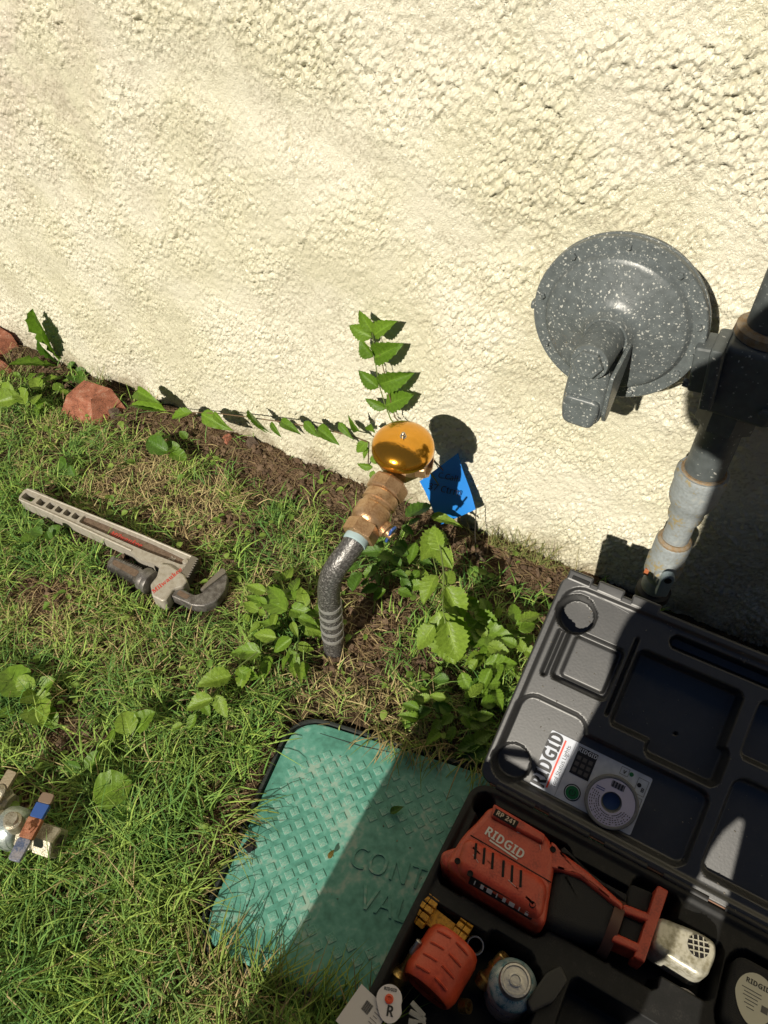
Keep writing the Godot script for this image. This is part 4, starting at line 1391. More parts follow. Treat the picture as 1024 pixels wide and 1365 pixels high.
	var bodyp := part(t, "breaker_body", g.mesh(28.0), bronze)
	var side2 := Vector3(1, 0.1, -0.1).normalized()
	g = Geo.new()
	g.lathe(dome - axis * .036, side2, [Vector2(0.0257, .02), Vector2(0.0257, .046), Vector2(0.0240, .050), Vector2(0.0193, .050), Vector2(0.0175, .044)], 8)
	part(t, "outlet_boss", g.mesh(25.0), bronze)
	for k in 2:
		g = Geo.new()
		g.lathe(dome - axis * (.028 + .014 * k) + side2 * (.02), Vector3(0.5, 0.1, 0.85), [Vector2(0.0053, .018), Vector2(0.0053, .024), Vector2(0.0035, .025)], 10)
		part(t, "test_cock", g.mesh(), bronze)
	# gold bell cap
	g = Geo.new()
	var prof := [Vector2(.044, -.006), Vector2(.0535, -.007), Vector2(.0548, -.0055), Vector2(.0548, -.003)]
	for k in 13:
		var th := PI / 2 * k / 12
		prof.append(Vector2(.0545 * cos(th), .0285 * sin(th) - .001))
	g.lathe(dome, axis, prof, 64)
	var cap := part(t, "dome_cap", g.mesh(60.0), gold)
	g = Geo.new()
	g.lathe(dome + axis * .0265, axis, [Vector2(.0058, 0), Vector2(.0058, .0014), Vector2(.0042, .0018), Vector2(.0042, .0060), Vector2(.0030, .0065), Vector2(.0030, .0095), Vector2(.0022, .0102)], 14)
	part(cap, "cap_screw", g.mesh(), mat("screw_steel", Color(0.5, 0.46, 0.40), 0.3, 0.9))

func build_tag() -> void:
	var a := Vector3(-.424, .227, -1.028)
	var b := Vector3(-.362, .124, -1.0)
	var c := Vector3(-.430, .055, -.985)
	var e := Vector3(-.492, .140, -1.0)
	var m := (a + b + c + e) / 4
	var t := thing("blue_flag", "bright blue plastic marker flag with black handwriting leaning on the wall behind the dome", "marker flag", m)
	var g := Geo.new()
	var n := (b - c).cross(a - c).normalized()
	# gently buckled sheet with a little thickness
	var N := 8
	var top := []
	for i in N + 1:
		var row := []
		for j in N + 1:
			var u := float(i) / N
			var v := float(j) / N
			var p := a.lerp(b, u).lerp(e.lerp(c, u), v)
			p += n * (0.006 * sin(PI * u) * sin(PI * v * 0.9 + 0.2) + 0.002 * sin(7.0 * u + 3.0 * v))
			row.append(p - m)
		top.append(row)
	for i in N:
		for j in N:
			g.quad(top[i][j], top[i][j + 1], top[i + 1][j + 1], top[i + 1][j])
			g.quad(top[i][j] - n * .0006, top[i + 1][j] - n * .0006, top[i + 1][j + 1] - n * .0006, top[i][j + 1] - n * .0006)
	var bm := mat("flag_blue", Color(0.02, 0.24, 0.72), 0.45)
	bm.backlight_enabled = true
	bm.backlight = Color(0.1, 0.3, 0.6)
	part(t, "flag_sheet", g.mesh(), bm)
	# handwriting in felt pen
	var ex := (b - a).normalized() * 0.55 + (b - c).normalized() * 0.9
	ex = ex.normalized()
	var ey := n.cross(ex).normalized()
	var ink := mat("felt_pen", Color(0.008, 0.012, 0.05), 0.6)
	var rr := RandomNumberGenerator.new()
	rr.seed = 91
	for l in [["37 Ctrm", 0.021, -0.004, 0.010], ["C Call", 0.018, 0.004, 0.040]]:
		var T := Transform3D(Basis(ex, ey + ex * 0.25, n), n * .0085 + ex * l[2] + ey * l[3])
		text(t, "handwriting", l[0], l[1], T, ink, 0.0006, font_plain)
	g = Geo.new()
	g.tube([ex * -.012 + ey * .034 + n * .0085, ex * .03 + ey * .042 + n * .008], [.0007, .0005], 5)
	part(t, "pen_stroke", g.mesh(), ink)
	# wire stake
	g = Geo.new()
	g.tube([b - m - n * .001, b - m + Vector3(.01, -.05, .015), b - m + Vector3(.03, -.14, .03)], [.0011, .0011, .0011], 6)
	part(t, "wire_stake", g.mesh(), mat("wire", Color(0.10, 0.09, 0.08), 0.5, 0.7))

# ---------------------------------------------------------------- pipe wrench
func build_wrench() -> void:
	var o := Vector3(-1.241, .026, -.616)
	var t := thing("pipe_wrench", "big grey aluminium pipe wrench with red lettering lying on the grass", "pipe wrench", o)
	t.rotation = Vector3(0.05, 0.0911, -0.02)
	var alu := mat("wrench_alu", Color.WHITE, 0.5, 0.35, "pits", 0.02, 12.0, ramp_tex("alu", 101, 0.014, 5, [Color(0.33, 0.29, 0.23), Color(0.42, 0.385, 0.325), Color(0.47, 0.44, 0.38), Color(0.52, 0.50, 0.45)], [0.15, 0.42, 0.66, 0.92], 512))
	var dark := mat("wrench_dark", Color.WHITE, 0.42, 0.45, "pits", 0.03, 14.0, ramp_tex("wdark", 102, 0.02, 4, [Color(0.09, 0.08, 0.072), Color(0.17, 0.16, 0.15), Color(0.30, 0.285, 0.27)], [0.25, 0.55, 0.9], 256))
	var rust := mat("wrench_rust", Color.WHITE, 0.7, 0.3, "pits", 0.06, 16.0, ramp_tex("wrust", 103, 0.03, 4, [Color(0.11, 0.075, 0.05), Color(0.19, 0.13, 0.09), Color(0.25, 0.19, 0.14)], [0.2, 0.5, 0.9], 256))
	var red := mat("wrench_red", Color(0.50, 0.05, 0.035), 0.55)
	# local u along the handle, s towards the viewer; CSG cuts the holes through
	var T := TC(0)
	var cs := CSGCombiner3D.new()
	var hp := Geo.rounded(upoly([-.051, -.018, -.038, -.024, .10, -.0195, .271, -.019, .395, -.017, .407, -.014, .418, .024, .416, .045, .352, .036, .335, .034, .31, .038, .294, .036, .278, .028, .10, .0185, -.03, .0155, -.046, .010]), .010, 4)
	var add := func(pl: PackedVector2Array, y0: float, y1: float, cut: bool) -> void:
		var c := CSGPolygon3D.new()
		c.polygon = pl
		c.depth = y1 - y0
		c.operation = CSGShape3D.OPERATION_SUBTRACTION if cut else CSGShape3D.OPERATION_UNION
		c.transform = Transform3D(Basis(Vector3(1, 0, 0), Vector3(0, 0, -1), Vector3.UP), Vector3(0, y1, 0))
		cs.add_child(c)
	add.call(hp, -.012, .014, false)
	# through holes and the long channel (a web stays in the middle of it)
	for h in [[-.042, -.010, .0095], [.000, .020, .0095], [.027, .046, .0092], [.052, .069, .009], [.075, .092, .009], [.098, .115, .009]]:
		add.call(Geo.rounded(upoly([h[0], -h[2] - .002, h[1], -h[2] - .001, h[1], h[2] - .002, h[0], h[2] - .003]), .0045, 4), -.03, .03, true)
	var chan := Geo.rounded(upoly([.122, -.0125, .30, -.0105, .392, -.004, .394, .013, .30, .0145, .122, .0095]), .006, 4)
	add.call(chan, .007, .03, true)
	add.call(chan, -.03, -.006, true)
	cs.name = "handle"
	for c in cs.get_children(): c.material = alu
	t.add_child(cs)
	var cf := Geo.new()
	cf.prism(Geo.rounded(upoly([.123, -.0115, .30, -.0095, .391, -.003, .393, .012, .30, .0135, .123, .0085]), .006, 4), T, .0068, .0078)
	part(t, "channel_floor", cf.mesh(), rust)
	# rolled rims along the I-beam
	for e in [[-.047, -.0195, .27, -.0172, .402, -.0135], [-.040, .0118, .10, .0168, .276, .0255]]:
		var g := Geo.new()
		g.tube([Vector3(e[0], .0132, e[1]), Vector3(e[2], .0138, e[3]), Vector3(e[4], .0138, e[5])], [.0022, .0024, .0024], 8)
		part(t, "handle_rim", g.mesh(), alu)
	# housing for the hook jaw
	var g := Geo.new()
	g.prism(Geo.rounded(upoly([.352, .030, .372, .024, .416, .034, .430, .044, .428, .060, .416, .072, .418, .100, .412, .106, .386, .103, .366, .082, .366, .060]), .004, 3), T, -.017, .0195, .004, 3, true)
	var hs := part(t, "jaw_housing", g.mesh(), alu)
	# toothed heel jaw
	g = Geo.new()
	var hj := [.398, -.016]
	for k in 9:
		hj.append_array([.4120 + k * .0011, -.0150 + k * .0056, .4165 + k * .0011, -.0130 + k * .0056])
	hj.append_array([.420, .038, .404, .032])
	g.prism(upoly(hj), T, -.012, .0165, .001, 1)
	part(t, "heel_jaw", g.mesh(), mat("jaw_steel", Color(0.26, 0.235, 0.20), 0.5, 0.7, "pits", 0.05, 14.0))
	g = Geo.new()
	g.lathe(Vector3(.396, .0155, .004), Vector3.UP, [Vector2(.006, 0), Vector2(.006, .0016), Vector2(.0045, .0024)], 16)
	part(t, "rivet", g.mesh(), alu)
	# hook jaw: threaded shank, bend and toothed hook
	g = Geo.new()
	var up := [.244, .053]
	for k in 14:
		up.append_array([.250 + k * .0052, .0485, .2526 + k * .0052, .0535])
	up.append_array([.330, .0535])
	var lo := [.330, .086]
	for k in range(13, -1, -1):
		lo.append_array([.2526 + k * .0052, .0795 + .0003 * k, .250 + k * .0052, .0745 + .0003 * k])
	lo.append_array([.246, .068])
	up.append_array(lo)
	g.prism(upoly(up), T, -.010, .0100, .0012, 1)
	var sh := part(t, "threaded_shank", g.mesh(), dark)
	g = Geo.new()
	g.prism(Geo.rounded(upoly([.254, .0575, .322, .0605, .322, .076, .258, .0695]), .005, 3), T, .0098, .0106)
	part(sh, "shank_groove", g.mesh(), rust)
	g = Geo.new()
	g.prism(Geo.rounded(upoly([.405, .062, .430, .060, .458, .063, .468, .052, .472, -.006, .480, -.011, .493, -.005, .507, .026, .506, .058, .490, .078, .468, .086, .405, .084]), .006, 4), T, -.012, .0125, .004, 3, true)
	var hk := part(t, "hook_jaw", g.mesh(), dark)
	g = Geo.new()
	g.prism(Geo.rounded(upoly([.424, .066, .452, .069, .450, .079, .424, .077]), .003, 3), T, .0124, .0130)
	part(hk, "jaw_recess", g.mesh(), rust)
	g = Geo.new()
	g.prism(Geo.rounded(upoly([.4625, .050, .470, .048, .488, -.008, .480, -.014, .472, -.013, .4635, .040]), .003, 2), T, .010, .0175, .002, 2)
	part(hk, "hook_teeth", g.mesh(), mats["jaw_steel"])
	# knurled nut
	g = Geo.new()
	g.lathe(Vector3(.332, 0, .0665), Vector3(1, 0, .12), [Vector2(.018, 0), Vector2(.0245, .002), Vector2(.0252, .005), Vector2(.0252, .0105), Vector2(.0240, .012), Vector2(.0240, .0135), Vector2(.0252, .015), Vector2(.0252, .0215), Vector2(.0245, .024), Vector2(.018, .026)], 34)
	part(t, "adjusting_nut", g.mesh(), dark)
	# lettering
	var TT := func(u: float, s: float, y: float, a: float) -> Transform3D:
		var b := Basis(Vector3.UP, a) * Basis(Vector3(1, 0, 0), Vector3(0, 0, -1), Vector3.UP)
		b.y += b.x * 0.25
		return Transform3D(b, Vector3(u, y, s))
	text(t, "channel_lettering", "Milwaukee", 0.0150, TT.call(.243, .0025, .0082, -0.02), red, 0.0004, font_serif)
	text(hs, "housing_lettering", "Milwaukee", 0.0135, TT.call(.392, .060, .0197, 1.32), red, 0.0004, font_serif)
	text(t, "size_mark", "24", 0.013, TT.call(.362, .0045, .0083, 0.0), alu, 0.001, font_plain)

# ---------------------------------------------------------------- bricks
func stone(bottom: Array, top: Array, sd: int, segs := 6, rough := 1.0) -> ArrayMesh:
	var r := RandomNumberGenerator.new()
	r.seed = sd
	var rings := []
	var steps := 7 if rough > 0.5 else 1
	for k in steps + 1:
		var f := float(k) / steps
		var ring := PackedVector3Array()
		var n := bottom.size()
		for i in n:
			var a: Vector3 = bottom[i].lerp(top[i], f)
			var b: Vector3 = bottom[(i + 1) % n].lerp(top[(i + 1) % n], f)
			for q in segs:
				var p := a.lerp(b, (q + 0.0) / segs)
				p += Vector3(r.randf_range(-1, 1), r.randf_range(-1, 1), r.randf_range(-1, 1)) * (.0006 if q > 0 else .0012) * rough
				ring.append(p)
		if k == steps:
			var c := Vector3.ZERO
			for p in ring: c += p
			c /= ring.size()
			var ring0 := ring.duplicate()
			for i in ring.size(): ring0[i] = ring[i] - (ring[i] - c).normalized() * .0012 - Vector3(0, .0022, 0)
			# small chamfer, then inner rings for a dimpled face
			var lo := PackedVector3Array()
			for p in ring: lo.append(p - Vector3(0, .0025, 0))
			rings.append(lo)
			for s in [0.03, 0.35, 0.7]:
				var inner := PackedVector3Array()
				for p in ring: inner.append(p.lerp(c, s) + Vector3(0, r.randf_range(-.0004, .0004), 0))
				rings.append(inner)
		else: rings.append(ring)
	var g := Geo.new()
	g.loft(rings, true, true)
	return g.mesh(24.0)

func build_bricks() -> void:
	var bm := mat("brick_red", Color.WHITE, 0.9, 0.0, "pits", 0.12, 9.0, ramp_tex("brick", 111, 0.02, 5, [Color(0.16, 0.06, 0.035), Color(0.31, 0.11, 0.06), Color(0.36, 0.135, 0.08), Color(0.42, 0.25, 0.18)], [0.25, 0.42, 0.6, 0.8], 256))
	var o := at(120, 545)
	var V := func(p: Vector3) -> Vector3: return p - o
	var t := thing("brick", "broken red brick lying at the foot of the wall near the dandelion", "brick", o)
	var bot := [V.call(Vector3(-1.492, -.02, -.888)), V.call(Vector3(-1.376, -.02, -.897)), V.call(Vector3(-1.322, -.02, -.985)), V.call(Vector3(-1.46, -.02, -1.01))]
	var top := [V.call(at(88, 527, .058)), V.call(at(121, 533, .056)), V.call(at(149, 518, .062)), V.call(at(112, 506, .068))]
	part(t, "brick_body", stone(bot, top, 5, 2, 0.4), bm)
	o = at(4, 470)
	var q := thing("brick", "red brick end cut by the left edge of the picture, against the wall", "brick", o)
	part(q, "brick_body", stone([Vector3(-.10, -.02, .05), Vector3(.02, -.02, .05), Vector3(.055, -.02, -.03), Vector3(-.10, -.02, -.05)], [Vector3(-.10, .06, .04), Vector3(.0, .055, .035), Vector3(.035, .058, -.025), Vector3(-.10, .062, -.045)], 6, 2, 0.4), bm)
	o = at(0, 497)
	var q2 := thing("brick", "dark red brick corner below the edge brick, sunk in the soil", "brick", o)
	part(q2, "brick_body", stone([Vector3(-.12, -.03, .03), Vector3(.0, -.03, .04), Vector3(.03, -.03, -.03), Vector3(-.1, -.03, -.05)], [Vector3(-.11, .025, .025), Vector3(-.01, .022, .03), Vector3(.015, .024, -.02), Vector3(-.1, .028, -.04)], 8, 2, 0.4), bm)
	# a brown stone right of the brick
	o = at(152, 553)
	var s := thing("stone", "small brown stone beside the right face of the broken brick", "stone", o)
	part(s, "stone_body", stone([Vector3(-.022, -.01, .014), Vector3(.02, -.01, .016), Vector3(.026, -.01, -.014), Vector3(-.018, -.01, -.02)], [Vector3(-.014, .018, .008), Vector3(.010, .022, .009), Vector3(.016, .02, -.008), Vector3(-.01, .019, -.012)], 9), mat("stone_brown", Color(0.12, 0.085, 0.06), 0.9, 0.0, "soilbump", 0.2, 10.0))
	var bits := [[310, 655, "flat grey pebble in the bare soil along the wall"], [305, 592, "small pinkish brick chip in the soil right of the vine"], [338, 598, "tiny pale stone chip lying in the soil near the wall"], [130, 577, "tan wedge of stone in the grass below the brick"], [640, 742, "brown stone chip in the bare soil right of the blue flag"]]
	for k in bits.size():
		var b = bits[k]
		var oo := at(b[0], b[1])
		oo.y = ground_h(oo.x, oo.z)
		var p := thing("pebble", b[2], "pebble", oo, k * 1.3)
		var sz := .008 + .004 * (k % 3)
		part(p, "pebble_body", stone([Vector3(-sz, -.006, sz), Vector3(sz, -.006, sz * .8), Vector3(sz * 1.2, -.006, -sz), Vector3(-sz * .8, -.006, -sz)], [Vector3(-sz * .6, sz * .7, sz * .5), Vector3(sz * .6, sz * .9, sz * .5), Vector3(sz * .7, sz * .8, -sz * .5), Vector3(-sz * .5, sz * .7, -sz * .6)], 20 + k), bm if k == 1 else mats["stone_brown"])

# ---------------------------------------------------------------- brass valve at the left edge
func build_manifold() -> void:
	var o := at(30, 1105, .0)
	var t := thing("ball_valve", "worn brass ball valve with blue and rust T handle in the lawn", "ball valve", o)
	t.scale = Vector3.ONE * 1.12
	var br := mat("old_brass", Color.WHITE, 0.45, 0.6, "pits", 0.05, 12.0, ramp_tex("oldbrass", 121, 0.02, 5, [Color(0.20, 0.17, 0.12), Color(0.42, 0.39, 0.30), Color(0.56, 0.53, 0.45)], [0.2, 0.5, 0.9], 256))
	var zinc := mat("zinc", Color.WHITE, 0.4, 0.6, "fine", 0.04, 12.0, ramp_tex("zinc", 122, 0.02, 5, [Color(0.22, 0.27, 0.26), Color(0.42, 0.47, 0.45), Color(0.55, 0.58, 0.55)], [0.2, 0.5, 0.9], 256))
	var ax := (at(80, 1122, .045) - at(10, 1098, .045)).normalized()
	var c := at(30, 1108, .035) - o
	var g := Geo.new()
	g.lathe(c - ax * .02, ax, [Vector2(.018, -.012), Vector2(.026, -.008), Vector2(.0285, .0), Vector2(.0285, .012), Vector2(.024, .020), Vector2(.020, .022)], 30)
	part(t, "valve_bulb", g.mesh(), zinc)
	g = Geo.new()
	g.lathe(c, ax, [Vector2(.019, .0), Vector2(.0205, .003), Vector2(.0205, .026), Vector2(.018, .028), Vector2(.018, .030), Vector2(.0215, .032), Vector2(.0215, .056), Vector2(.019, .058), Vector2(.014, .058), Vector2(.013, .048)], 6, 0.5)
	part(t, "hex_end", g.mesh(25.0), br)
	g = Geo.new()
	g.lathe(c - ax * .03, -ax, [Vector2(.018, 0), Vector2(.018, .01), Vector2(.022, .012), Vector2(.022, .05), Vector2(.02, .05), Vector2(.02, .16)], 8)
	part(t, "left_union", g.mesh(25.0), br)
	g = Geo.new()
	g.lathe(c + Vector3(0, .02, 0), Vector3.UP, [Vector2(.012, 0), Vector2(.012, .018), Vector2(.009, .02), Vector2(.009, .026)], 16)
	part(t, "stem", g.mesh(), br)
	# the T handle across the valve
	var h0 := at(20, 1143, .066) - o
	var h1 := at(62, 1063, .072) - o
	var hd := (h1 - h0).normalized()
	var hx := hd.cross(Vector3.UP).normalized()
	var hb := Transform3D(Basis(hx, hd, hx.cross(hd)), h0)
	var l := (h1 - h0).length()
	g = Geo.new()
	g.prism(Geo.rounded(poly([-.0085, 0, .0085, 0, .0095, l * .32, -.0095, l * .32]), .004, 3), hb, -.003, .003, .001, 2, true)
	var hn := part(t, "handle", g.mesh(), mat("handle_worn", Color.WHITE, 0.5, 0.3, "fine", 0.05, 14.0, ramp_tex("hworn", 123, 0.03, 4, [Color(0.10, 0.13, 0.22), Color(0.26, 0.26, 0.30), Color(0.36, 0.33, 0.33)], [0.3, 0.5, 0.8], 128)))
	g = Geo.new()
	g.prism(Geo.rounded(poly([-.0095, l * .32, .0095, l * .32, .0105, l * .62, -.0105, l * .62]), .002, 2), hb, -.0045, .0035, .001, 2, true)
	part(hn, "rusty_middle", g.mesh(), mat("rust_orange", Color.WHITE, 0.75, 0.2, "pits", 0.06, 16.0, ramp_tex("rusto", 124, 0.03, 4, [Color(0.16, 0.06, 0.03), Color(0.36, 0.14, 0.07), Color(0.42, 0.22, 0.14)], [0.2, 0.5, 0.9], 128)))
	g = Geo.new()
	g.prism(Geo.rounded(poly([-.0092, l * .62, .0092, l * .62, .0100, l * .84, -.0100, l * .84]), .002, 2), hb, -.0035, .0035, .001, 2, true)
	part(hn, "blue_sleeve", g.mesh(), mats["handle_blue"])
	g = Geo.new()
	g.prism(Geo.rounded(poly([-.0100, l * .84, .0100, l * .84, .0092, l, -.0092, l]), .004, 3), hb, -.003, .003, .001, 2, true)
	part(hn, "worn_tip", g.mesh(), mat("tip_brown", Color(0.24, 0.17, 0.12), 0.6, 0.3))
	g = Geo.new()
	g.lathe(h0 + hd * l * .47 + hx.cross(hd) * .003, hx.cross(hd), [Vector2(.0075, 0), Vector2(.0075, .003), Vector2(.005, .004), Vector2(.0045, .007), Vector2(.0035, .0075)], 6)
	part(hn, "handle_nut", g.mesh(25.0), mats["rust_orange"])
	# second valve handle higher at the edge
	var o2 := at(8, 1050)
	var t2 := thing("ball_valve", "second brass valve with a tan lever, half out of the left edge", "ball valve", o2)
	var k0 := at(-6, 1068, .05) - o2
	var k1 := at(18, 1028, .06) - o2
	var kd := (k1 - k0).normalized()
	var kx := kd.cross(Vector3.UP).normalized()
	g = Geo.new()
	g.prism(Geo.rounded(poly([-.009, 0, .009, 0, .009, (k1 - k0).length(), -.009, (k1 - k0).length()]), .003, 3), Transform3D(Basis(kx, kd, kx.cross(kd)), k0), -.004, .004, .001, 2, true)
	part(t2, "lever", g.mesh(), mat("lever_tan", Color(0.36, 0.30, 0.20), 0.5, 0.4, "fine", 0.05, 12.0))
	g = Geo.new()
	g.lathe(k0 + kd * .015, kx.cross(kd), [Vector2(.010, -.02), Vector2(.010, .006), Vector2(.006, .009)], 12)
	part(t2, "stem", g.mesh(), br)
	g = Geo.new()
	g.lathe(at(-40, 1062, .025) - o2, (at(10, 1075, .025) - at(-40, 1062, .025)).normalized(), [Vector2(.02, 0), Vector2(.024, .01), Vector2(.024, .06), Vector2(.02, .075)], 8)
	part(t2, "valve_body", g.mesh(25.0), br)

# ---------------------------------------------------------------- plants
var leaf_meshes := {}
var leaf_mats := []
func leaf_mesh(kind: String, variant: int) -> ArrayMesh:
	var key := kind + str(variant)
	if leaf_meshes.has(key): return leaf_meshes[key]
	var r := RandomNumberGenerator.new()
	r.seed = hash(key)
	var rows := 18
	var cols := 7
	var pos := PackedVector3Array()
	var uv := PackedVector2Array()
	var bend := r.randf_range(0.08, 0.5)
	var fold := r.randf_range(0.12, 0.5)
	var twist := r.randf_range(-0.35, 0.35)
	for i in rows:
		var t := float(i) / (rows - 1)
		var w: float
		match kind:
			"serrate": w = 0.5 * pow(sin(PI * pow(t, 0.72)), 0.85) * (1.0 if i % 2 else 0.84)
			"round": w = 0.5 * pow(sin(PI * clampf(pow(t, 0.9), 0, 1)), 0.6) * (1.0 + 0.05 * sin(t * 17.0 + variant))
			"lance": w = 0.5 * pow(sin(PI * pow(t, 0.62)), 0.9)
			"lobed": w = 0.5 * pow(sin(PI * pow(t, 1.35)), 0.8) * (1.0 + 0.16 * sin(t * 34.0) + 0.1 * sin(t * 53.0 + variant))
			_: w = 0.5 * sin(PI * t)
		if i == 0 or i == rows - 1: w = 0.006
		for j in cols:
			var s := (float(j) / (cols - 1) - 0.5) * 2.0
			var tt := t - 0.06 * (1.0 - absf(s)) * 0.0
			var rip := 0.018 * sin((t * 9.0 - absf(s) * 1.4) * TAU * 0.5) * absf(s)
			var a := twist * t
			var x := s * w
			var y := fold * absf(s) * w - bend * t * t * 0.6 + rip + 0.02 * sin(5.0 * t + 2.0 * s + variant)
			pos.append(Vector3(x * cos(a) - y * sin(a) * 0.3, y + x * sin(a), tt + 0.05 * absf(s) * (1.0 - t)))
			uv.append(Vector2((s + 1.0) / 2.0, t))
	var m := grid_mesh(cols, rows, pos, PackedColorArray(), true, uv)
	leaf_meshes[key] = m
	return m

func leaf_material(i: int) -> StandardMaterial3D:
	if leaf_mats.is_empty():
		for c in [Color(0.17, 0.32, 0.036), Color(0.23, 0.40, 0.05), Color(0.12, 0.255, 0.036), Color(0.30, 0.46, 0.07), Color(0.085, 0.20, 0.036), Color(0.22, 0.24, 0.05), Color(0.30, 0.21, 0.06)]:
			var m := mat("leaf_%d" % leaf_mats.size(), c, 0.42)
			m.resource_name = "leaf"
			m.uv1_triplanar = false
			m.uv1_scale = Vector3.ONE
			m.albedo_texture = vein_tex()
			m.heightmap_enabled = true
			m.heightmap_texture = texs["veinbump"]
			m.heightmap_scale = -0.05
			m.metallic_specular = 0.45
			m.backlight_enabled = true
			m.backlight = Color(0.60, 0.72, 0.18)
			leaf_mats.append(m)
	return leaf_mats[i % leaf_mats.size()]

func vein_tex() -> ImageTexture:
	if texs.has("vein"): return texs["vein"]
	var w := 160
	var h := 256
	var im := Image.create(w, h, false, Image.FORMAT_RGB8)
	var bp := Image.create(w, h, false, Image.FORMAT_L8)
	var n1 := noise(141, 0.03, 3)
	var n2 := noise(142, 0.12, 2)
	for y in h:
		for x in w:
			var u := absf(x * 2.0 / w - 1.0)
			var t := float(y) / h
			var ph := fposmod(t * 8.0 - u * (2.0 - 0.6 * u) + 0.05 * n1.get_noise_2d(x, y), 1.0)
			var sv := exp(-pow(minf(ph, 1.0 - ph) / 0.055, 2.0)) * (1.0 - u * 0.7)
			var mid := exp(-pow(u / (0.045 * (1.15 - t)), 2.0))
			var k := 0.80 + 0.10 * n1.get_noise_2d(x, y) + 0.08 * n2.get_noise_2d(x, y)
			k = clampf(lerpf(k, 0.97, maxf(sv * 0.75, mid)), 0.0, 1.0)
			im.set_pixel(x, y, Color(k * (1.0 + 0.03 * mid), k, k * (0.9 + 0.1 * mid)))
			var q := clampf(0.45 + 0.25 * n2.get_noise_2d(x, y) - 0.5 * maxf(sv, mid) + 0.25 * sin(ph * PI), 0.0, 1.0)
			bp.set_pixel(x, y, Color(q, q, q))
	texs["vein"] = ImageTexture.create_from_image(im)
	texs["veinbump"] = ImageTexture.create_from_image(bp)
	return texs["vein"]

func add_leaf(t: Node3D, b: Vector3, e: Vector3, w: float, kind: String, mi: int, hint := Vector3(0, 1, 0.45)) -> void:
	var z := e - b
	var l := z.length()
	if l < 1e-4: return
	z /= l
	var h := (hint + Vector3(rng.randf_range(-.35, .35), rng.randf_range(-.1, .3), rng.randf_range(-.35, .35))).normalized()
	var x := h.cross(z).normalized()
	var y := z.cross(x)
	var p := part(t, "leaf", leaf_mesh(kind, rng.randi() % 4), leaf_material(mi))
	p.transform = Transform3D(Basis(x * l * w, y * l, z * l), b - t.position)

func add_stem(t: Node3D, pts: Array, r0: float, r1: float, m: Material) -> void:
	var path := []
	var rad := []
	for i in pts.size():
		path.append(pts[i] - t.position)
		rad.append(lerpf(r0, r1, float(i) / (pts.size() - 1)))
	var g := Geo.new()
	g.tube(path, rad, 6)
	part(t, "stem", g.mesh(), m)

func spread(t: Node3D, lv: Array, kind: String, w: float, mi: int, hint := Vector3(0, 1, 0.45)) -> void:   # [bx, by, bh, tx, ty, th] each, pixels surveyed on the photo with a height
	for q in lv:
		var b := at(q[0], q[1], q[2])
		var e := at(q[3], q[4], q[5])
		add_leaf(t, b, e, w * rng.randf_range(1.05, 1.35), kind, mi if rng.randf() < 0.6 else [2, 3, 0, 1, 2, 5, 6][mi], hint)

func fill(t: Node3D, cx: float, cy: float, rx: float, ry: float, n: int, size: float, kind: String, w: float, mi: int, top := 0.07) -> void:
	# a thicket of further leaves on short stalks round a centre
	var c := at(cx, cy)
	for i in n:
		var a := rng.randf() * TAU
		var q := sqrt(rng.randf())
		var p := at(cx + cos(a) * q * rx, cy + sin(a) * q * ry)
		var h := top * (1.0 - 0.7 * q) * rng.randf_range(0.4, 1.0) + 0.008
		var l := size * rng.randf_range(0.65, 1.2)
		var out := Vector3(p.x - c.x, 0, p.z - c.z)
		out = (out.normalized() if out.length() > 0.004 else Vector3(0, 0, 1)).rotated(Vector3.UP, rng.randf_range(-0.8, 0.8))
		var b := Vector3(p.x, ground_h(p.x, p.z) + h, p.z)
		add_leaf(t, b, b + out * l + Vector3(0, rng.randf_range(-0.35, 0.35) * l, 0), w * rng.randf_range(0.9, 1.2), kind, mi if rng.randf() < 0.55 else [2, 3, 0, 1, 2, 5, 6][mi])
		if i % 3 == 0: add_stem(t, [Vector3(lerpf(p.x, c.x, 0.7), ground_h(p.x, p.z), lerpf(p.z, c.z, 0.7)), Vector3(lerpf(p.x, c.x, 0.3), b.y * 0.8, lerpf(p.z, c.z, 0.3)), b], 0.0012, 0.0008, mats["stem_green"])

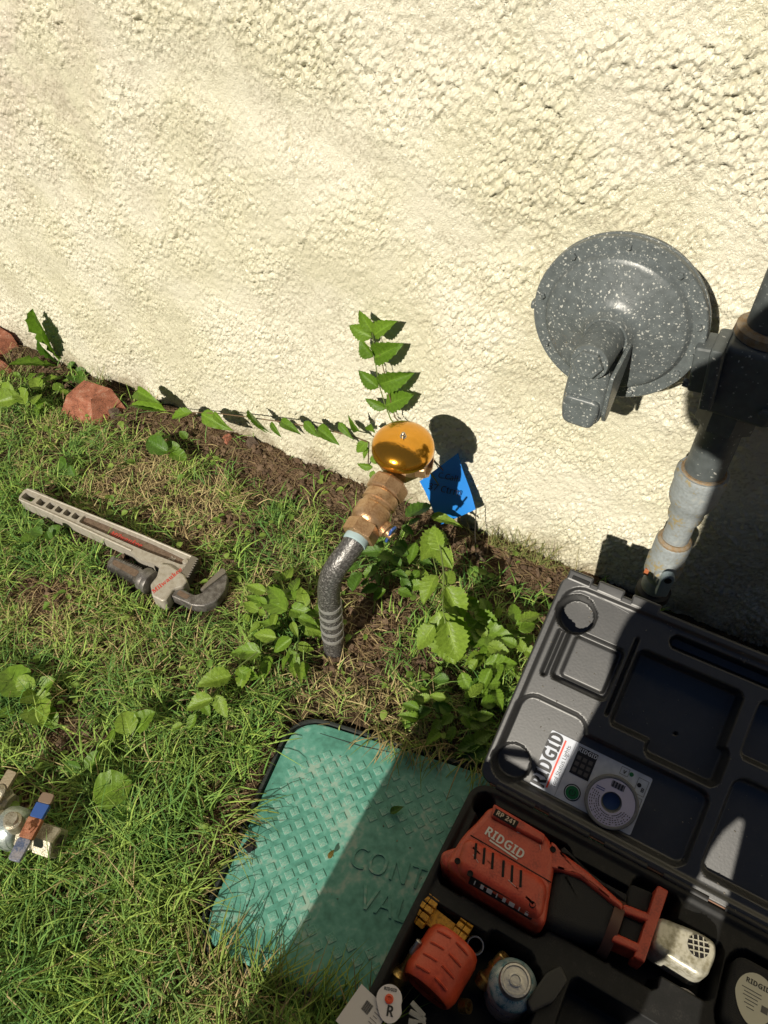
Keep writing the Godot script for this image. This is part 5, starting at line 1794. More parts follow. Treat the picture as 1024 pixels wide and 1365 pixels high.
func build_plants() -> void:
	var stem := mat("stem_green", Color(0.14, 0.19, 0.05), 0.6)
	var stem_r := mat("stem_brown", Color(0.14, 0.09, 0.045), 0.7)
	# --- the feathery seedling against the wall
	var W := func(x: float, y: float, z := -1.012) -> Vector3: return atz(x, y, z)
	var Q := func(x: float, y: float, z := -1.012) -> Vector3: return atz(350 + x / 2.56, 400 + y / 2.56, z)
	var o := at(535, 672)
	o.z = -1.0
	var t := thing("tree_seedling", "upright green seedling with paired toothed leaves standing against the wall above the gold dome", "seedling", o)
	add_stem(t, [Vector3(-.39, 0.0, -1.0), Vector3(-.405, .15, -1.012), Q.call(452, 400), Q.call(432, 320), Q.call(412, 230), Q.call(392, 150)], .0016, .0009, stem_r)
	add_stem(t, [Vector3(-.40, .10, -1.0), Q.call(437, 405), Q.call(418, 355), Q.call(398, 290), Q.call(382, 195), Q.call(376, 110)], .0018, .0008, stem)
	var up := Vector3(-.05, .45, 1)
	for q in [[378, 112, 328, 38, .62], [376, 128, 292, 88, .62], [380, 122, 442, 72, .55], [380, 196, 327, 142, .75], [380, 198, 460, 154, .62], [398, 300, 326, 244, .66], [396, 288, 502, 258, .52], [424, 371, 349, 338, .6], [418, 362, 499, 322, .58]]:
		add_leaf(t, Q.call(q[0], q[1]), Q.call(q[2], q[3], -1.004), q[4] * rng.randf_range(.85, 1.05), "serrate", 0 if q[1] > 150 else 1, up)
	for q in [[372, 448, 368, 425, .7], [362, 480, 318, 520, .6], [360, 500, 340, 545, .55], [378, 570, 322, 562, .5], [380, 580, 372, 628, .6], [372, 530, 385, 560, .6]]:
		add_leaf(t, Q.call(q[0], q[1], -1.0), Q.call(q[2], q[3], -.985), q[4], "serrate", 1, up)
	# --- vine along the wall foot
	var VZ := -.985
	o = at(488, 640)
	t = thing("creeping_vine", "long thin vine trailing left along the wall foot with hanging toothed leaves", "vine", o)
	add_stem(t, [at(490, 640), W.call(492, 590, -1.0), W.call(470, 581, VZ), W.call(430, 572, VZ), W.call(380, 563, VZ), W.call(330, 556, VZ), W.call(290, 551, VZ), W.call(240, 549, VZ), W.call(190, 543, VZ)], .0018, .0010, stem_r)
	for q in [[361, 562, 373, 582, .5], [374, 560, 396, 576, .55], [405, 561, 424, 582, .6], [422, 570, 447, 587, .6], [451, 563, 467, 584, .6], [258, 550, 224, 556, .65], [224, 548, 165, 535, .4], [285, 549, 300, 568, .6], [268, 551, 300, 570, .5], [182, 520, 204, 535, .6], [330, 545, 356, 578, .25], [337, 556, 352, 576, .3], [478, 575, 465, 560, .5]]:
		add_leaf(t, W.call(q[0], q[1], VZ), W.call(q[2], q[3], VZ + .022), q[4] * rng.randf_range(.55, .8), "serrate" if rng.randf() < .6 else "lance", 1 if q[0] < 300 else 0, Vector3(rng.randf_range(-.6, .6), .7, .8))
	# --- tall weed with big leaves in front of the bare soil
	o = at(585, 745)
	t = thing("broadleaf_weed", "tall arching weed with large bright toothed leaves right of the bent pipe", "weed", o)
	add_stem(t, [at(585, 745), at(580, 700, .10), at(588, 735, .12), at(592, 770, .12), at(590, 810, .115), at(598, 850, .10)], .002, .0011, stem)
	add_stem(t, [at(580, 740), at(565, 720, .06), at(560, 745, .06)], .0016, .001, stem)
	spread(t, [[573, 688, .12, 617, 699, .12]], "lance", .26, 3)
	spread(t, [[590, 706, .11, 562, 746, .10], [585, 730, .11, 602, 757, .10], [588, 735, .11, 576, 700, .13], [583, 765, .11, 561, 803, .09], [593, 780, .12, 620, 828, .08], [584, 812, .11, 605, 888, .05], [592, 815, .11, 618, 880, .05], [580, 832, .10, 553, 866, .06], [600, 840, .09, 590, 880, .06]], "serrate", .55, 3)
	spread(t, [[596, 826, .12, 612, 884, .07], [592, 780, .11, 606, 760, .12]], "serrate", .72, 3)
	fill(t, 590, 800, 35, 70, 9, .045, "serrate", .5, 3, .09)
	# --- right-hand clump against the case
	o = at(640, 850)
	t = thing("leafy_weed", "spreading clump of toothed green leaves between the tall weed and the tool case", "weed", o)
	add_stem(t, [at(640, 850), at(622, 830, .04), at(612, 800, .06)], .0015, .001, stem)
	add_stem(t, [at(640, 850), at(650, 870, .03), at(660, 900, .02)], .0015, .001, stem)
	add_stem(t, [at(640, 850), at(670, 850, .04), at(700, 850, .05)], .0015, .001, stem)
	spread(t, [[618, 798, .07, 642, 806, .06], [632, 820, .06, 668, 834, .06], [620, 840, .05, 690, 853, .05], [640, 812, .06, 612, 795, .07], [692, 830, .06, 720, 815, .06], [690, 840, .06, 715, 832, .05], [645, 885, .04, 690, 884, .05], [637, 878, .05, 625, 898, .03], [655, 890, .05, 640, 925, .03], [668, 910, .03, 640, 912, .04], [615, 895, .04, 628, 925, .02], [650, 850, .05, 632, 830, .06], [690, 862, .05, 668, 850, .06], [700, 870, .04, 688, 850, .05], [648, 860, .05, 680, 870, .05]], "serrate", .5, 1)
	fill(t, 660, 870, 50, 60, 26, .042, "serrate", .5, 1, .07)
	# --- lower right weeds by the case and cover
	o = at(590, 960)
	t = thing("leafy_weed", "low weed with rounded toothed leaves just above the green cover beside the case", "weed", o)
	add_stem(t, [at(590, 960), at(580, 945, .03), at(560, 940, .03)], .0014, .001, stem)
	add_stem(t, [at(590, 960), at(620, 955, .03), at(650, 945, .03)], .0014, .001, stem)
	spread(t, [[560, 945, .03, 535, 938, .03], [575, 945, .03, 550, 960, .02], [575, 940, .03, 605, 945, .03], [590, 960, .02, 575, 975, .02], [600, 955, .03, 585, 938, .04], [610, 950, .03, 640, 950, .03], [640, 940, .03, 665, 930, .03], [620, 965, .03, 655, 960, .03], [640, 985, .02, 610, 1000, .02], [650, 1000, .02, 615, 1010, .01], [625, 920, .03, 650, 905, .03], [600, 905, .03, 575, 905, .02], [630, 990, .02, 655, 975, .03]], "serrate", .55, 2)
	fill(t, 605, 960, 55, 45, 18, .034, "serrate", .55, 1, .05)
	# --- weeds left of the bent pipe
	o = at(400, 850)
	t = thing("leafy_weed", "bushy weed with pointed leaves on the left of the bent pipe", "weed", o)
	for q in [[400, 850, 375, 800], [400, 850, 415, 770], [400, 850, 350, 860], [400, 850, 395, 880]]:
		add_stem(t, [at(q[0], q[1]), at((q[0] + q[2]) / 2.0, (q[1] + q[3]) / 2.0 - 6, .04), at(q[2], q[3], .06)], .0016, .001, stem)
	spread(t, [[395, 800, .06, 375, 780, .06], [390, 790, .07, 398, 765, .07], [400, 792, .07, 421, 790, .06], [385, 815, .06, 340, 790, .06], [380, 805, .06, 352, 778, .07], [385, 812, .05, 420, 820, .06], [375, 835, .05, 343, 826, .05], [400, 835, .05, 430, 845, .04], [390, 850, .05, 362, 870, .03], [395, 860, .04, 420, 866, .03], [385, 865, .04, 400, 898, .02], [370, 850, .05, 335, 845, .05], [350, 870, .04, 303, 868, .04], [360, 880, .03, 345, 910, .02], [410, 810, .06, 395, 780, .08], [420, 820, .05, 440, 800, .05]], "lance", .42, 3)
	fill(t, 385, 835, 50, 60, 30, .042, "lance", .42, 3, .08)
	# --- weeds right behind the bent pipe
	o = at(505, 770)
	t = thing("leafy_weed", "dark green small leaved weed behind the bent pipe under the brass valve", "weed", o)
	for q in [[505, 770, 540, 700], [505, 770, 530, 760], [505, 770, 490, 745]]:
		add_stem(t, [at(q[0], q[1]), at((q[0] + q[2]) / 2.0, (q[1] + q[3]) / 2.0, .05), at(q[2], q[3], .09)], .0014, .001, stem)
	spread(t, [[535, 700, .10, 552, 712, .09], [540, 690, .12, 575, 668, .12], [530, 720, .09, 545, 735, .08], [545, 740, .08, 520, 728, .09], [510, 735, .08, 480, 735, .08], [500, 740, .08, 528, 742, .08], [535, 755, .07, 518, 740, .08], [555, 722, .09, 545, 752, .07], [505, 755, .07, 480, 770, .05], [520, 760, .06, 545, 770, .05], [535, 770, .05, 548, 790, .03], [530, 785, .04, 550, 795, .03], [505, 780, .05, 480, 790, .04], [515, 785, .05, 495, 800, .03], [545, 700, .10, 560, 690, .1], [560, 730, .06, 575, 745, .05], [470, 790, .04, 480, 760, .06], [500, 715, .1, 520, 705, .1], [560, 760, .04, 545, 775, .03]], "serrate", .48, 2)
	fill(t, 515, 755, 45, 40, 26, .030, "serrate", .5, 2, .09)
	# --- low runner in the grass left of the cover
	o = at(290, 920)
	t = thing("runner_weed", "pale green runner with folded leaves in the lawn above the green cover", "weed", o)
	add_stem(t, [at(345, 868, .04), at(310, 895, .045), at(285, 925, .04), at(255, 960, .03), at(222, 1000, .012)], .0015, .001, stem)
	spread(t, [[310, 900, .05, 262, 912, .06], [288, 925, .05, 302, 958, .03], [285, 930, .05, 245, 945, .04], [262, 950, .04, 250, 975, .02], [330, 885, .05, 318, 920, .03], [315, 892, .05, 345, 905, .04], [270, 935, .04, 280, 955, .03], [245, 965, .03, 225, 975, .02]], "serrate", .5, 3)
	# --- dandelion by the brick
	o = at(90, 492)
	t = thing("dandelion", "dandelion with one tall lobed leaf standing against the wall at left", "dandelion", o)
	add_leaf(t, at(84, 484, .01), atz(38, 416, -1.0), .34, "lobed", 0, Vector3(.2, .5, 1))
	add_leaf(t, at(80, 488, .01), at(13, 483, .07), .26, "lobed", 1, Vector3(0, 1, .6))
	add_leaf(t, at(82, 486, .01), at(45, 460, .09), .15, "lobed", 2, Vector3(0, .8, .8))
	for q in [[92, 496, .01, 98, 482, .04], [98, 500, .01, 112, 492, .03], [96, 498, .01, 106, 505, .03]]:
		add_leaf(t, at(q[0], q[1], q[2]), at(q[3], q[4], q[5]), .7, "round", 2)
	for q in [[86, 486, 60, 460], [86, 486, 95, 470]]:
		add_stem(t, [at(q[0], q[1], .01), at((q[0] + q[2]) / 2.0, (q[1] + q[3]) / 2.0, .03)], .0022, .0016, stem_r)
	o = at(50, 525)
	t = thing("leafy_weed", "cluster of broad pale leaves in front of the dandelion at the left edge", "weed", o)
	spread(t, [[50, 515, .03, 55, 497, .05], [55, 520, .03, 42, 502, .05], [30, 530, .04, -5, 535, .04], [35, 535, .04, 20, 520, .05], [45, 540, .04, 52, 522, .05], [35, 540, .04, 28, 520, .05], [50, 545, .03, 62, 530, .04], [70, 520, .03, 85, 512, .03], [60, 508, .03, 75, 500, .04], [20, 525, .03, 0, 515, .04]], "round", .62, 3)
	fill(t, 45, 530, 55, 25, 12, .028, "round", .6, 1, .05)
	# --- plantains in the lawn
	o = at(165, 1005)
	t = thing("plantain", "broadleaf plantain with two upright stalked leaves in the lawn left of the cover", "plantain", o)
	for q in [[165, 1005, 182, 968], [165, 1005, 150, 985], [160, 1005, 152, 970]]:
		add_stem(t, [at(q[0], q[1]), at(q[2], q[3], .03)], .0022, .0016, stem)
	spread(t, [[180, 975, .03, 205, 948, .05], [175, 980, .03, 163, 948, .05], [152, 988, .03, 140, 978, .02], [150, 1000, .02, 130, 1000, .03]], "round", .78, 3)
	o = at(140, 1070)
	t = thing("plantain", "plantain with one big flat leaf in the lawn near the worn brass valve", "plantain", o)
	spread(t, [[122, 1068, .03, 172, 1038, .045]], "round", .85, 1)
	spread(t, [[118, 1030, .02, 130, 1000, .04], [110, 1025, .02, 85, 1018, .03], [150, 1085, .02, 188, 1080, .02]], "round", .6, 2)
	o = at(45, 925)
	t = thing("plantain", "rosette of rounded plantain leaves at the left edge above the worn brass valve", "plantain", o)
	spread(t, [[50, 925, .02, 28, 935, .04], [55, 920, .02, 72, 905, .04], [48, 920, .02, 20, 905, .04], [45, 930, .02, 66, 935, .03], [40, 925, .02, 0, 890, .04], [50, 935, .02, 55, 965, .03], [20, 945, .02, 0, 955, .03], [60, 945, .02, 70, 968, .02]], "round", .72, 1)
	o = at(70, 712)
	t = thing("plantain", "small plantain rosette in the lawn just below the wrench handle", "plantain", o)
	spread(t, [[58, 712, .02, 40, 705, .03], [66, 715, .02, 78, 700, .04], [50, 715, .02, 28, 722, .03], [68, 720, .02, 62, 708, .04], [60, 700, .02, 45, 695, .03]], "round", .7, 2)
	o = at(215, 595)
	t = thing("plantain", "rounded weed leaves in dry grass between the brick and the bent pipe", "plantain", o)
	spread(t, [[225, 605, .02, 195, 585, .04], [228, 602, .02, 245, 610, .03], [250, 585, .02, 240, 575, .04], [215, 600, .02, 240, 595, .03], [90, 625, .02, 75, 610, .03], [100, 635, .02, 92, 620, .04]], "round", .6, 2)
	# --- fallen leaves
	var fallen := [[110, 1075, 78, 1083, 6, "yellow brown fallen leaf beside the worn brass valve"], [520, 1085, 538, 1073, 4, "green fallen leaf lying on the shaded part of the cover"], [438, 1145, 445, 1132, 6, "small brown leaf on the cover by the shadow edge"], [185, 912, 170, 908, 3, "pale green fallen leaf in the grass above the plantain"], [115, 1120, 80, 1150, 5, "yellowing leaf in the grass below the worn brass valve"]]
	for q in fallen:
		var b := at(q[0], q[1], .012)
		t = thing("fallen_leaf", q[5], "leaf", b)
		var p := part(t, "leaf_blade", leaf_mesh("lance", rng.randi() % 4), leaf_material(q[4]))
		var e := at(q[2], q[3], .016)
		var zd := (e - b)
		var xx := Vector3.UP.cross(zd).normalized()
		p.transform = Transform3D(Basis(xx * zd.length() * .5, zd.cross(xx).normalized() * zd.length(), zd), Vector3.ZERO)

# ---------------------------------------------------------------- grass and litter
func blade(segs: int, bend: float, kink: float) -> ArrayMesh:
	var pos := PackedVector3Array()
	for i in segs + 1:
		var t := float(i) / segs
		var w := 0.5 * (1.0 - pow(t, 2.2)) + 0.02
		var a := bend * t + kink * smoothstep(0.45, 0.7, t)
		var y := sin(a) / maxf(a, 0.001) * t if a > 0.001 else t
		var z := (1.0 - cos(a)) / maxf(a, 0.001) * t if a > 0.001 else 0.0
		for s in [-1.0, 0.0, 1.0]:
			pos.append(Vector3(s * w, y, z + 0.0 if s != 0.0 else z - 0.02 * (1.0 - t)))
	return grid_mesh(3, segs + 1, pos)

func build_grass() -> void:
	var gm := mat("grass_blade", Color.WHITE, 0.5)
	gm.vertex_color_use_as_albedo = true
	gm.metallic_specular = 0.35
	gm.backlight_enabled = true
	gm.backlight = Color(0.62, 0.68, 0.30)
	var dm := mat("dry_blade", Color.WHITE, 0.75)
	dm.vertex_color_use_as_albedo = true
	var np := noise(131, 14.0, 3)
	var nq := noise(132, 4.0, 2)
	var tint := noise(133, 7.0, 2)
	var kinds := [blade(5, 0.7, 0.0), blade(5, 1.5, 0.0), blade(6, 0.5, 1.1), blade(5, 2.1, 0.0)]
	var gx := [[], [], [], []]
	var gc := [[], [], [], []]
	var dx := [[], [], [], []]
	var dc := [[], [], [], []]
	var r := RandomNumberGenerator.new()
	r.seed = 77
	for i in 200000:
		var x := r.randf_range(-2.25, 0.05)
		var z := r.randf_range(-1.04, 0.24)
		var p := Vector3(x, 0, z)
		if not in_view(p, 200.0): continue
		var c := cover_uv(p)
		var dcov := maxf(maxf(-0.010 - c.x, c.x - 0.566), absf(c.y) - 0.198)
		if dcov < 0.0 or (c.x < 0.0 and c.x > -0.035 and absf(c.y) < 0.2 and r.randf() < 0.75): continue
		if x > -0.128 and z > -0.52 : continue
		if x > -0.1 and z > -0.86: continue
		var b := bareness(x, z)
		var patch := np.get_noise_2d(x, z)
		var lush := clampf((z + 0.62) / 0.45, 0.0, 1.0)               # the nearer lawn is thicker
		var dens := clampf(0.48 + 0.28 * lush + 2.3 * patch, 0.04, 1.0) * (1.0 - b * 0.97)
		var wall := smoothstep(-1.0, -0.86, z)
		dens *= lerpf(0.12, 1.0, wall)
		if r.randf() > dens: continue
		var d := clampf(dryness(x, z) * 1.1 + lerpf(0.8, 0.3, lush) * nq.get_noise_2d(x, z) + 0.15 * r.randf_range(-1, 1), 0.0, 1.0)
		var isdry := r.randf() < 0.05 + 0.80 * d
		var l := r.randf_range(0.030, 0.070) * lerpf(1.0, 1.35, lush) * lerpf(1.0, 0.85, d)
		if r.randf() < 0.06: l *= 1.5
		if dcov < 0.04: l *= 0.8
		# blades under the wrench are pressed flat
		var wd := p - Vector3(-1.241, 0, -.616)
		var wu := wd.x * .996 - wd.z * .091
		var ws := wd.x * .091 + wd.z * .996
		if (wu > -.055 and wu < .43 and absf(ws) < .032) or (wu > .23 and wu < .52 and ws > 0.0 and ws < .11): l = minf(l, 0.016)
		var w := r.randf_range(0.0013, 0.0032) * (0.8 if isdry else 1.0)
		var yaw := r.randf() * TAU
		# combed by local lie so that tufts read
		yaw = lerp_angle(yaw, 5.0 * np.get_noise_2d(x * 0.5 + 9.0, z * 0.5) * PI, 0.35)
		var lean := pow(r.randf(), 0.9) * lerpf(1.3, 1.05, lush) + (0.35 if isdry else 0.0)
		var basis := Basis(Vector3.UP, yaw) * Basis(Vector3(1, 0, 0), lean) * Basis(Vector3.UP, r.randf_range(-0.8, 0.8))
		basis = basis * Basis.from_scale(Vector3(w, l, l))
		var y := ground_h(x, z) - 0.003
		var k := r.randi() % 4
		if isdry:
			var tone := r.randf()
			var cc := Color(0.60, 0.48, 0.23).lerp(Color(0.42, 0.36, 0.16), tone).lerp(Color(0.17, 0.11, 0.055), r.randf() * 0.55)
			dx[k].append(Transform3D(basis, Vector3(x, y, z)))
			dc[k].append(cc)
		else:
			var cc := Color(0.085, 0.215, 0.028).lerp(Color(0.35, 0.48, 0.085), pow(r.randf(), 1.2)).lerp(Color(0.44, 0.42, 0.14), d * 0.8 * r.randf())
			cc = cc.lerp(Color(0.07, 0.19, 0.04), clampf(0.6 * r.randf() - patch * 0.5 + 0.7 * tint.get_noise_2d(x, z), 0.0, 0.85))
			gx[k].append(Transform3D(basis, Vector3(x, y, z)))
			gc[k].append(cc)
	# long arching blades at the edges of the cover
	for i in 330:
		var side: int = [0, 1, 1, 2, 2, 1][r.randi() % 6]
		var u := 0.0
		var v := 0.0
		var dir := 0.0
		if side == 0:
			u = r.randf_range(-0.04, -0.015); v = r.randf_range(-0.02, 0.2); dir = 0.0
		elif side == 1:
			u = r.randf_range(0.0, 0.30); v = r.randf_range(0.20, 0.225); dir = 1.0
		else:
			u = r.randf_range(0.12, 0.42); v = r.randf_range(-0.222, -0.2); dir = 2.0
		var p := COVER_O + Vector3(u * cos(COVER_A) + v * sin(COVER_A), 0, -u * sin(COVER_A) + v * cos(COVER_A))
		var yaw: float = [PI / 2 + COVER_A, PI + COVER_A, COVER_A][int(dir)] + r.randf_range(-0.9, 0.9)
		var l := r.randf_range(0.06, 0.12)
		var basis := Basis(Vector3.UP, yaw) * Basis(Vector3(1, 0, 0), r.randf_range(0.3, 1.1)) * Basis.from_scale(Vector3(r.randf_range(0.0014, 0.0026), l, l))
		var dryb := r.randf() < (0.65 if dir == 2.0 else 0.3)
		var k := r.randi() % 4
		if dryb:
			dx[k].append(Transform3D(basis, p)); dc[k].append(Color(0.33, 0.26, 0.11).lerp(Color(0.22, 0.19, 0.07), r.randf()))
		else:
			gx[k].append(Transform3D(basis, p)); gc[k].append(Color(0.11, 0.20, 0.025).lerp(Color(0.24, 0.31, 0.055), r.randf()))
	# wispy tufts against the wall foot
	for q in [[695, 715, 60], [720, 735, 40], [20, 500, 60], [150, 520, 25], [745, 750, 25], [655, 700, 20]]:
		var c := at(q[0], q[1])
		for i in q[2]:
			var p := c + Vector3(r.randf_range(-.05, .05), 0, r.randf_range(-.03, .03))
			p.z = maxf(p.z, -1.02)
			p.y = ground_h(p.x, p.z)
			var l := r.randf_range(0.04, 0.10)
			var basis := Basis(Vector3.UP, r.randf() * TAU) * Basis(Vector3(1, 0, 0), r.randf_range(0.0, 0.7)) * Basis.from_scale(Vector3(r.randf_range(.0008, .0016), l, l))
			gx[0].append(Transform3D(basis, p)); gc[0].append(Color(0.13, 0.19, 0.04).lerp(Color(0.3, 0.25, 0.1), r.randf()))
	var names := ["short green lawn grass growing between the wall and the cover", "curled green lawn grass lying in tufts", "kinked green grass blades through the lawn", "matted green grass blades close to the soil"]
	for k in 4: multi("grass", names[k], "grass", kinds[k], gm, gx[k], gc[k])
	var dn := ["dry straw coloured grass in worn patches of lawn", "curled dead grass near the wrench", "bent dead grass stalks over bare soil", "matted dead thatch under the green blades"]
	for k in 4: multi("dry_grass", dn[k], "dry grass", kinds[k], dm, dx[k], dc[k])
	# thatch lying flat, everywhere
	var tx := []
	var tc := []
	for i in 26000:
		var x := r.randf_range(-2.0, 0.0)
		var z := r.randf_range(-1.035, 0.2)
		if not in_view(Vector3(x, 0, z), 60.0): continue
		var c := cover_uv(Vector3(x, 0, z))
		if maxf(maxf(-0.006 - c.x, c.x - 0.56), absf(c.y) - 0.195) < 0.0: continue
		if x > -0.128 and z > -0.52: continue
		var l := r.randf_range(0.012, 0.045)
		var basis := Basis(Vector3.UP, r.randf() * TAU) * Basis(Vector3(1, 0, 0), PI / 2 + r.randf_range(-0.35, 0.15)) * Basis.from_scale(Vector3(r.randf_range(.0008, .0022), l, l))
		tx.append(Transform3D(basis, Vector3(x, ground_h(x, z) + r.randf_range(0.001, 0.008), z)))
		tc.append(Color(0.20, 0.135, 0.065).lerp(Color(0.36, 0.27, 0.13), r.randf()).lerp(Color(0.07, 0.045, 0.022), clampf(r.randf() * 0.8 + 0.4 - dryness(x, z) - bareness(x, z) * 0.3, 0.0, 0.95)))
	multi("thatch", "brown dead stalks and litter strewn over the soil", "litter", blade(3, 0.5, 0.0), dm, tx, tc)
	# soil crumbs
	var g := Geo.new()
	g.lathe(Vector3(0, -.5, 0), Vector3.UP, [Vector2(.25, .05), Vector2(.55, .3), Vector2(.5, .62), Vector2(.28, .9), Vector2(.05, 1.0)], 7)
	for i in g.v.size():
		var p := g.v[i]
		g.v[i] = p * (1.0 + 0.35 * sin(p.x * 9.0 + p.z * 7.0) * cos(p.y * 8.0 + p.x * 3.0))
	var cm := mat("crumb", Color.WHITE, 0.95, 0.0, "soilbump", 0.1, 20.0)
	cm.vertex_color_use_as_albedo = true
	var cx := []
	var cc2 := []
	for i in 40000:
		var x := r.randf_range(-2.0, 0.0)
		var z := r.randf_range(-1.04, 0.2)
		if not in_view(Vector3(x, 0, z), 60.0): continue
		var b := bareness(x, z)
		if r.randf() > b * 0.9 + 0.05: continue
		var c := cover_uv(Vector3(x, 0, z))
		if maxf(maxf(-0.006 - c.x, c.x - 0.56), absf(c.y) - 0.195) < 0.0: continue
		var s := 0.002 + 0.014 * pow(r.randf(), 4.0)
		var basis := Basis.from_euler(Vector3(r.randf() * TAU, r.randf() * TAU, 0)) * Basis.from_scale(Vector3(s, s * r.randf_range(.5, .9), s * r.randf_range(.7, 1.2)))
		cx.append(Transform3D(basis, Vector3(x, ground_h(x, z) + s * 0.2, z)))
		cc2.append(Color(0.12, 0.075, 0.045).lerp(Color(0.24, 0.16, 0.10), r.randf()))
	g = g
	multi("soil_crumbs", "loose crumbs and clods of brown soil on the bare patches", "soil", g.mesh(50.0), cm, cx, cc2)
	# flecks of dirt and grass bits on the case lid, the tray rim and the cover
	var fx := []
	var fc := []
	var ev := Vector3(0, sin(LID_TH), -cos(LID_TH))
	var ew := Vector3(0, cos(LID_TH), sin(LID_TH))
	for i in 520:
		var s := r.randf_range(.0006, .0020)
		var ro := Basis.from_euler(Vector3(r.randf() * TAU, r.randf() * TAU, 0)) * Basis.from_scale(Vector3(s * r.randf_range(.6, 2.0), s * .5, s))
		if i < 260:
			var u := r.randf() * .6
			var v := r.randf() * .34
			fx.append(Transform3D(ro, Vector3(CASE_O.x + u, CASE_O.y, CASE_O.z) + ev * v + ew * (lid_h(u, v) + .0006)))
			fc.append(Color(0.30, 0.28, 0.24).lerp(Color(0.14, 0.11, 0.08), r.randf()))
		else:
			var u := r.randf_range(0.0, .5)
			var v := r.randf_range(-.18, .18)
			var edge := minf(u, .18 - absf(v))
			if r.randf() > 0.25 + exp(-edge / .03): continue
			fx.append(Transform3D(ro, COVER_O + Vector3(u * cos(COVER_A) + v * sin(COVER_A), .0048, -u * sin(COVER_A) + v * cos(COVER_A))))
			fc.append(Color(0.12, 0.09, 0.06).lerp(Color(0.30, 0.25, 0.15), r.randf()))
	multi("debris_flecks", "tiny flecks of dirt and grass bits on the case lid and cover", "debris", g.mesh(50.0), cm, fx, fc)
	# small round-leaved ground cover
	var lx := []
	var lc := []
	for i in 2600:
		var x := r.randf_range(-1.9, -0.1)
		var z := r.randf_range(-1.0, 0.15)
		if not in_view(Vector3(x, 0, z), 60.0) or (x > -0.14 and z > -0.53): continue
		var c := cover_uv(Vector3(x, 0, z))
		if maxf(maxf(-0.02 - c.x, c.x - 0.58), absf(c.y) - 0.21) < 0.0: continue
		if np.get_noise_2d(x * 0.6 + 40.0, z * 0.6) < 0.12: continue
		var s := r.randf_range(0.008, 0.02)
		var basis := Basis(Vector3.UP, r.randf() * TAU) * Basis(Vector3(1, 0, 0), r.randf_range(-0.8, 0.3)) * Basis.from_scale(Vector3(s * .7, s, s))
		lx.append(Transform3D(basis, Vector3(x, ground_h(x, z) + r.randf_range(0.008, 0.028), z)))
		lc.append(Color(0.11, 0.21, 0.03).lerp(Color(0.22, 0.31, 0.06), r.randf()))
	multi("ground_cover", "scattered small round weed leaves among the grass", "weeds", leaf_mesh("round", 9), gm, lx, lc)

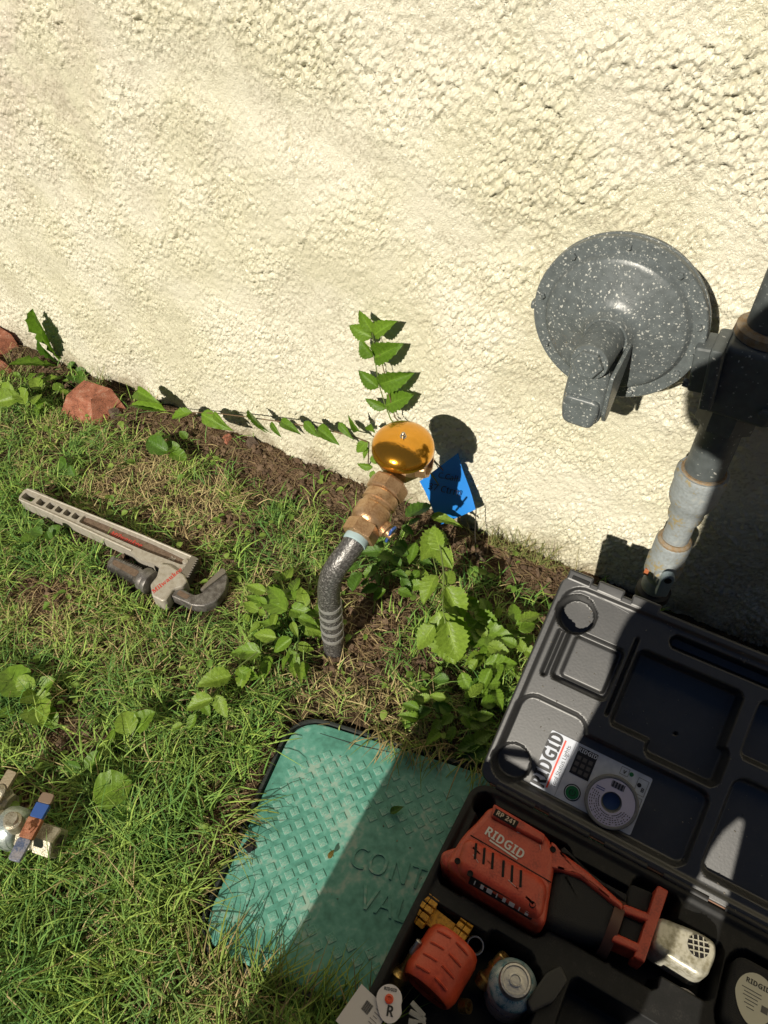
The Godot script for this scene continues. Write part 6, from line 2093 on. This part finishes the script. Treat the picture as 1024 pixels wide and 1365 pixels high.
# ---------------------------------------------------------------- the photographer, whose shadow falls across the case
func build_person() -> void:
	var o := Vector3(.15, 0, .25)
	var J := func(x: float, y: float, z: float) -> Vector3: return Vector3(x, y, z) - o
	var caps := []   # a, b, ra, rb
	var B := func(a: Vector3, b: Vector3, ra: float, rb: float) -> void: caps.append([a, b, ra, rb])
	var hipl: Vector3 = J.call(.06, .83, .25)
	var hipr: Vector3 = J.call(.26, .83, .25)
	B.call(hipl, J.call(.035, .46, .22), .105, .095)
	B.call(J.call(.035, .46, .22), J.call(.02, .10, .26), .090, .075)
	B.call(J.call(.02, .06, .28), J.call(.0, .035, .14), .055, .04)
	B.call(hipr, J.call(.308, .46, .21), .095, .088)
	B.call(J.call(.17, .80, .25), J.call(.17, .765, .25), .10, .09)
	B.call(J.call(.308, .46, .21), J.call(.33, .10, .26), .085, .07)
	B.call(J.call(.33, .06, .28), J.call(.35, .035, .14), .055, .04)
	# loose coat tail hanging over the left thigh
	B.call(J.call(.09, .80, .27), J.call(.040, .30, .27), .098, .10)
	B.call(hipl, hipr, .125, .125)
	B.call(J.call(.125, .88, .26), J.call(.125, 1.25, .28), .145, .165)
	B.call(J.call(.22, .88, .26), J.call(.19, 1.25, .28), .145, .165)
	B.call(J.call(.0, 1.36, .28), J.call(.31, 1.36, .28), .085, .085)
	B.call(J.call(.15, 1.38, .27), J.call(.13, 1.50, .22), .06, .055)
	B.call(J.call(.13, 1.56, .19), J.call(.125, 1.62, .20), .092, .098)
	B.call(J.call(.0, 1.36, .28), J.call(-.055, 1.20, .16), .066, .062)
	B.call(J.call(-.055, 1.20, .16), J.call(-.01, 1.16, .055), .058, .036)
	B.call(J.call(.31, 1.36, .28), J.call(.26, 1.13, .20), .06, .05)
	B.call(J.call(.26, 1.13, .20), J.call(.07, 1.12, .06), .048, .034)
	# hands closing on the phone
	for s in [[-.028, 1.15, .045, -1.0], [.062, 1.12, .05, 1.0]]:
		var h: Vector3 = J.call(s[0], s[1], s[2])
		B.call(h, h + Vector3(0, .05, -.012), .026, .024)
		for k in 4:
			B.call(h + Vector3(-.012 * s[3], .0 + k * .017, 0), h + Vector3(-.034 * s[3], .004 + k * .017, -.022), .0105, .009)
		B.call(h + Vector3(.0, .03, .01), h + Vector3(-.02 * s[3], .055, .014), .012, .009)
	var t := thing("person", "person in dark work clothes holding up a phone over the case", "person", o)
	var m := sdf_mesh(caps, 0.021, 0.03)
	part(t, "body", m, mat("dark_cloth", Color(0.045, 0.05, 0.06), 0.85, 0.0, "fine", 0.1, 10.0))
	# canvas tool bag standing by the left foot
	var tb := thing("tool_bag", "tall canvas tool bag standing on the grass beside the person", "tool bag", Vector3(-.16, 0, .26))
	var bgm := mat("canvas", Color(0.09, 0.08, 0.06), 0.9, 0.0, "fine", 0.1, 14.0)
	var bg := Geo.new()
	bg.prism(Geo.rounded(poly([-.112, -.02, .14, -.02, .13, .50, -.10, .515, -.150, .49, -.148, .448, -.135, .366, -.127, .28, -.120, .224]), .012, 3), Transform3D(), -.10, .10, .012, 3, true)
	part(tb, "bag_body", bg.mesh(), bgm)
	bg = Geo.new()
	bg.tube([Vector3(-.02, .50, 0), Vector3(-.01, .56, 0), Vector3(.06, .585, 0), Vector3(.12, .55, 0), Vector3(.125, .50, 0)], [.009, .009, .009, .009, .009], 8)
	part(tb, "bag_handle", bg.mesh(), bgm)
	# the phone, its lens at the viewpoint
	var ph := thing("phone", "black mobile phone held upright in both hands by the photographer", "phone", CAM - F * 0.012 - U * 0.058 + R * 0.02)
	ph.basis = Basis(R, U, -F)
	var g := Geo.new()
	g.prism(Geo.rounded(poly([-.037, -.078, .037, -.078, .037, .076, -.037, .076]), .008, 4), Transform3D(), -.003, .005, .001, 2, true)
	part(ph, "phone_body", g.mesh(), mats["ink_black"])

func sdf_mesh(caps: Array, cell: float, k: float) -> ArrayMesh:
	var lo := Vector3.INF
	var hi := -Vector3.INF
	for c in caps:
		for e in 2:
			lo = lo.min(c[e] - Vector3.ONE * (c[2 + e] + 0.05))
			hi = hi.max(c[e] + Vector3.ONE * (c[2 + e] + 0.05))
	var n := Vector3i(((hi - lo) / cell).ceil()) + Vector3i.ONE
	var f := PackedFloat32Array()
	f.resize(n.x * n.y * n.z)
	f.fill(1.0)
	for c in caps:
		var a: Vector3 = c[0]
		var ab: Vector3 = c[1] - a
		var l2 := ab.length_squared()
		var reach: float = maxf(c[2], c[3]) + 0.07
		var p0 := Vector3i((a.min(c[1]) - Vector3.ONE * reach - lo) / cell).max(Vector3i.ZERO)
		var p1 := Vector3i((a.max(c[1]) + Vector3.ONE * reach - lo) / cell).min(n - Vector3i.ONE)
		for z in range(p0.z, p1.z + 1):
			for y in range(p0.y, p1.y + 1):
				for x in range(p0.x, p1.x + 1):
					var p := lo + Vector3(x, y, z) * cell
					var h := clampf((p - a).dot(ab) / l2, 0.0, 1.0)
					var d: float = (p - a - ab * h).length() - lerpf(c[2], c[3], h)
					var i := x + n.x * (y + n.y * z)
					var e := f[i]
					var w := maxf(k - absf(d - e), 0.0) / k
					f[i] = minf(d, e) - w * w * k * 0.25
	var ids := {}
	var pts := PackedVector3Array()
	var step := [1, n.x, n.x * n.y]
	for z in n.z - 1:
		for y in n.y - 1:
			for x in n.x - 1:
				var i := x + n.x * (y + n.y * z)
				var s := Vector3.ZERO
				var cnt := 0
				var inside := 0
				for q in 8:
					if f[i + (q & 1) + ((q >> 1) & 1) * n.x + (q >> 2) * step[2]] < 0.0: inside += 1
				if inside == 0 or inside == 8: continue
				for ax in 3:
					for q in 4:
						var b := Vector3i.ZERO
						b[(ax + 1) % 3] = q & 1
						b[(ax + 2) % 3] = q >> 1
						var j: int = i + b.x + b.y * n.x + b.z * step[2]
						var f0 := f[j]
						var f1: float = f[j + step[ax]]
						if (f0 < 0.0) != (f1 < 0.0):
							var v := Vector3(b)
							v[ax] += f0 / (f0 - f1)
							s += v
							cnt += 1
				ids[i] = pts.size()
				pts.append(lo + (Vector3(x, y, z) + s / cnt) * cell)
	var g := Geo.new()
	for z in range(1, n.z - 1):
		for y in range(1, n.y - 1):
			for x in range(1, n.x - 1):
				var i := x + n.x * (y + n.y * z)
				for ax in 3:
					var f0 := f[i]
					var f1: float = f[i + step[ax]]
					if (f0 < 0.0) == (f1 < 0.0): continue
					var s1: int = step[(ax + 1) % 3]
					var s2: int = step[(ax + 2) % 3]
					var a: Vector3 = pts[ids[i - s1 - s2]]
					var b: Vector3 = pts[ids[i - s2]]
					var c: Vector3 = pts[ids[i]]
					var d: Vector3 = pts[ids[i - s1]]
					if f0 < 0.0: g.quad(a, b, c, d)
					else: g.quad(d, c, b, a)
	return g.mesh(80.0)
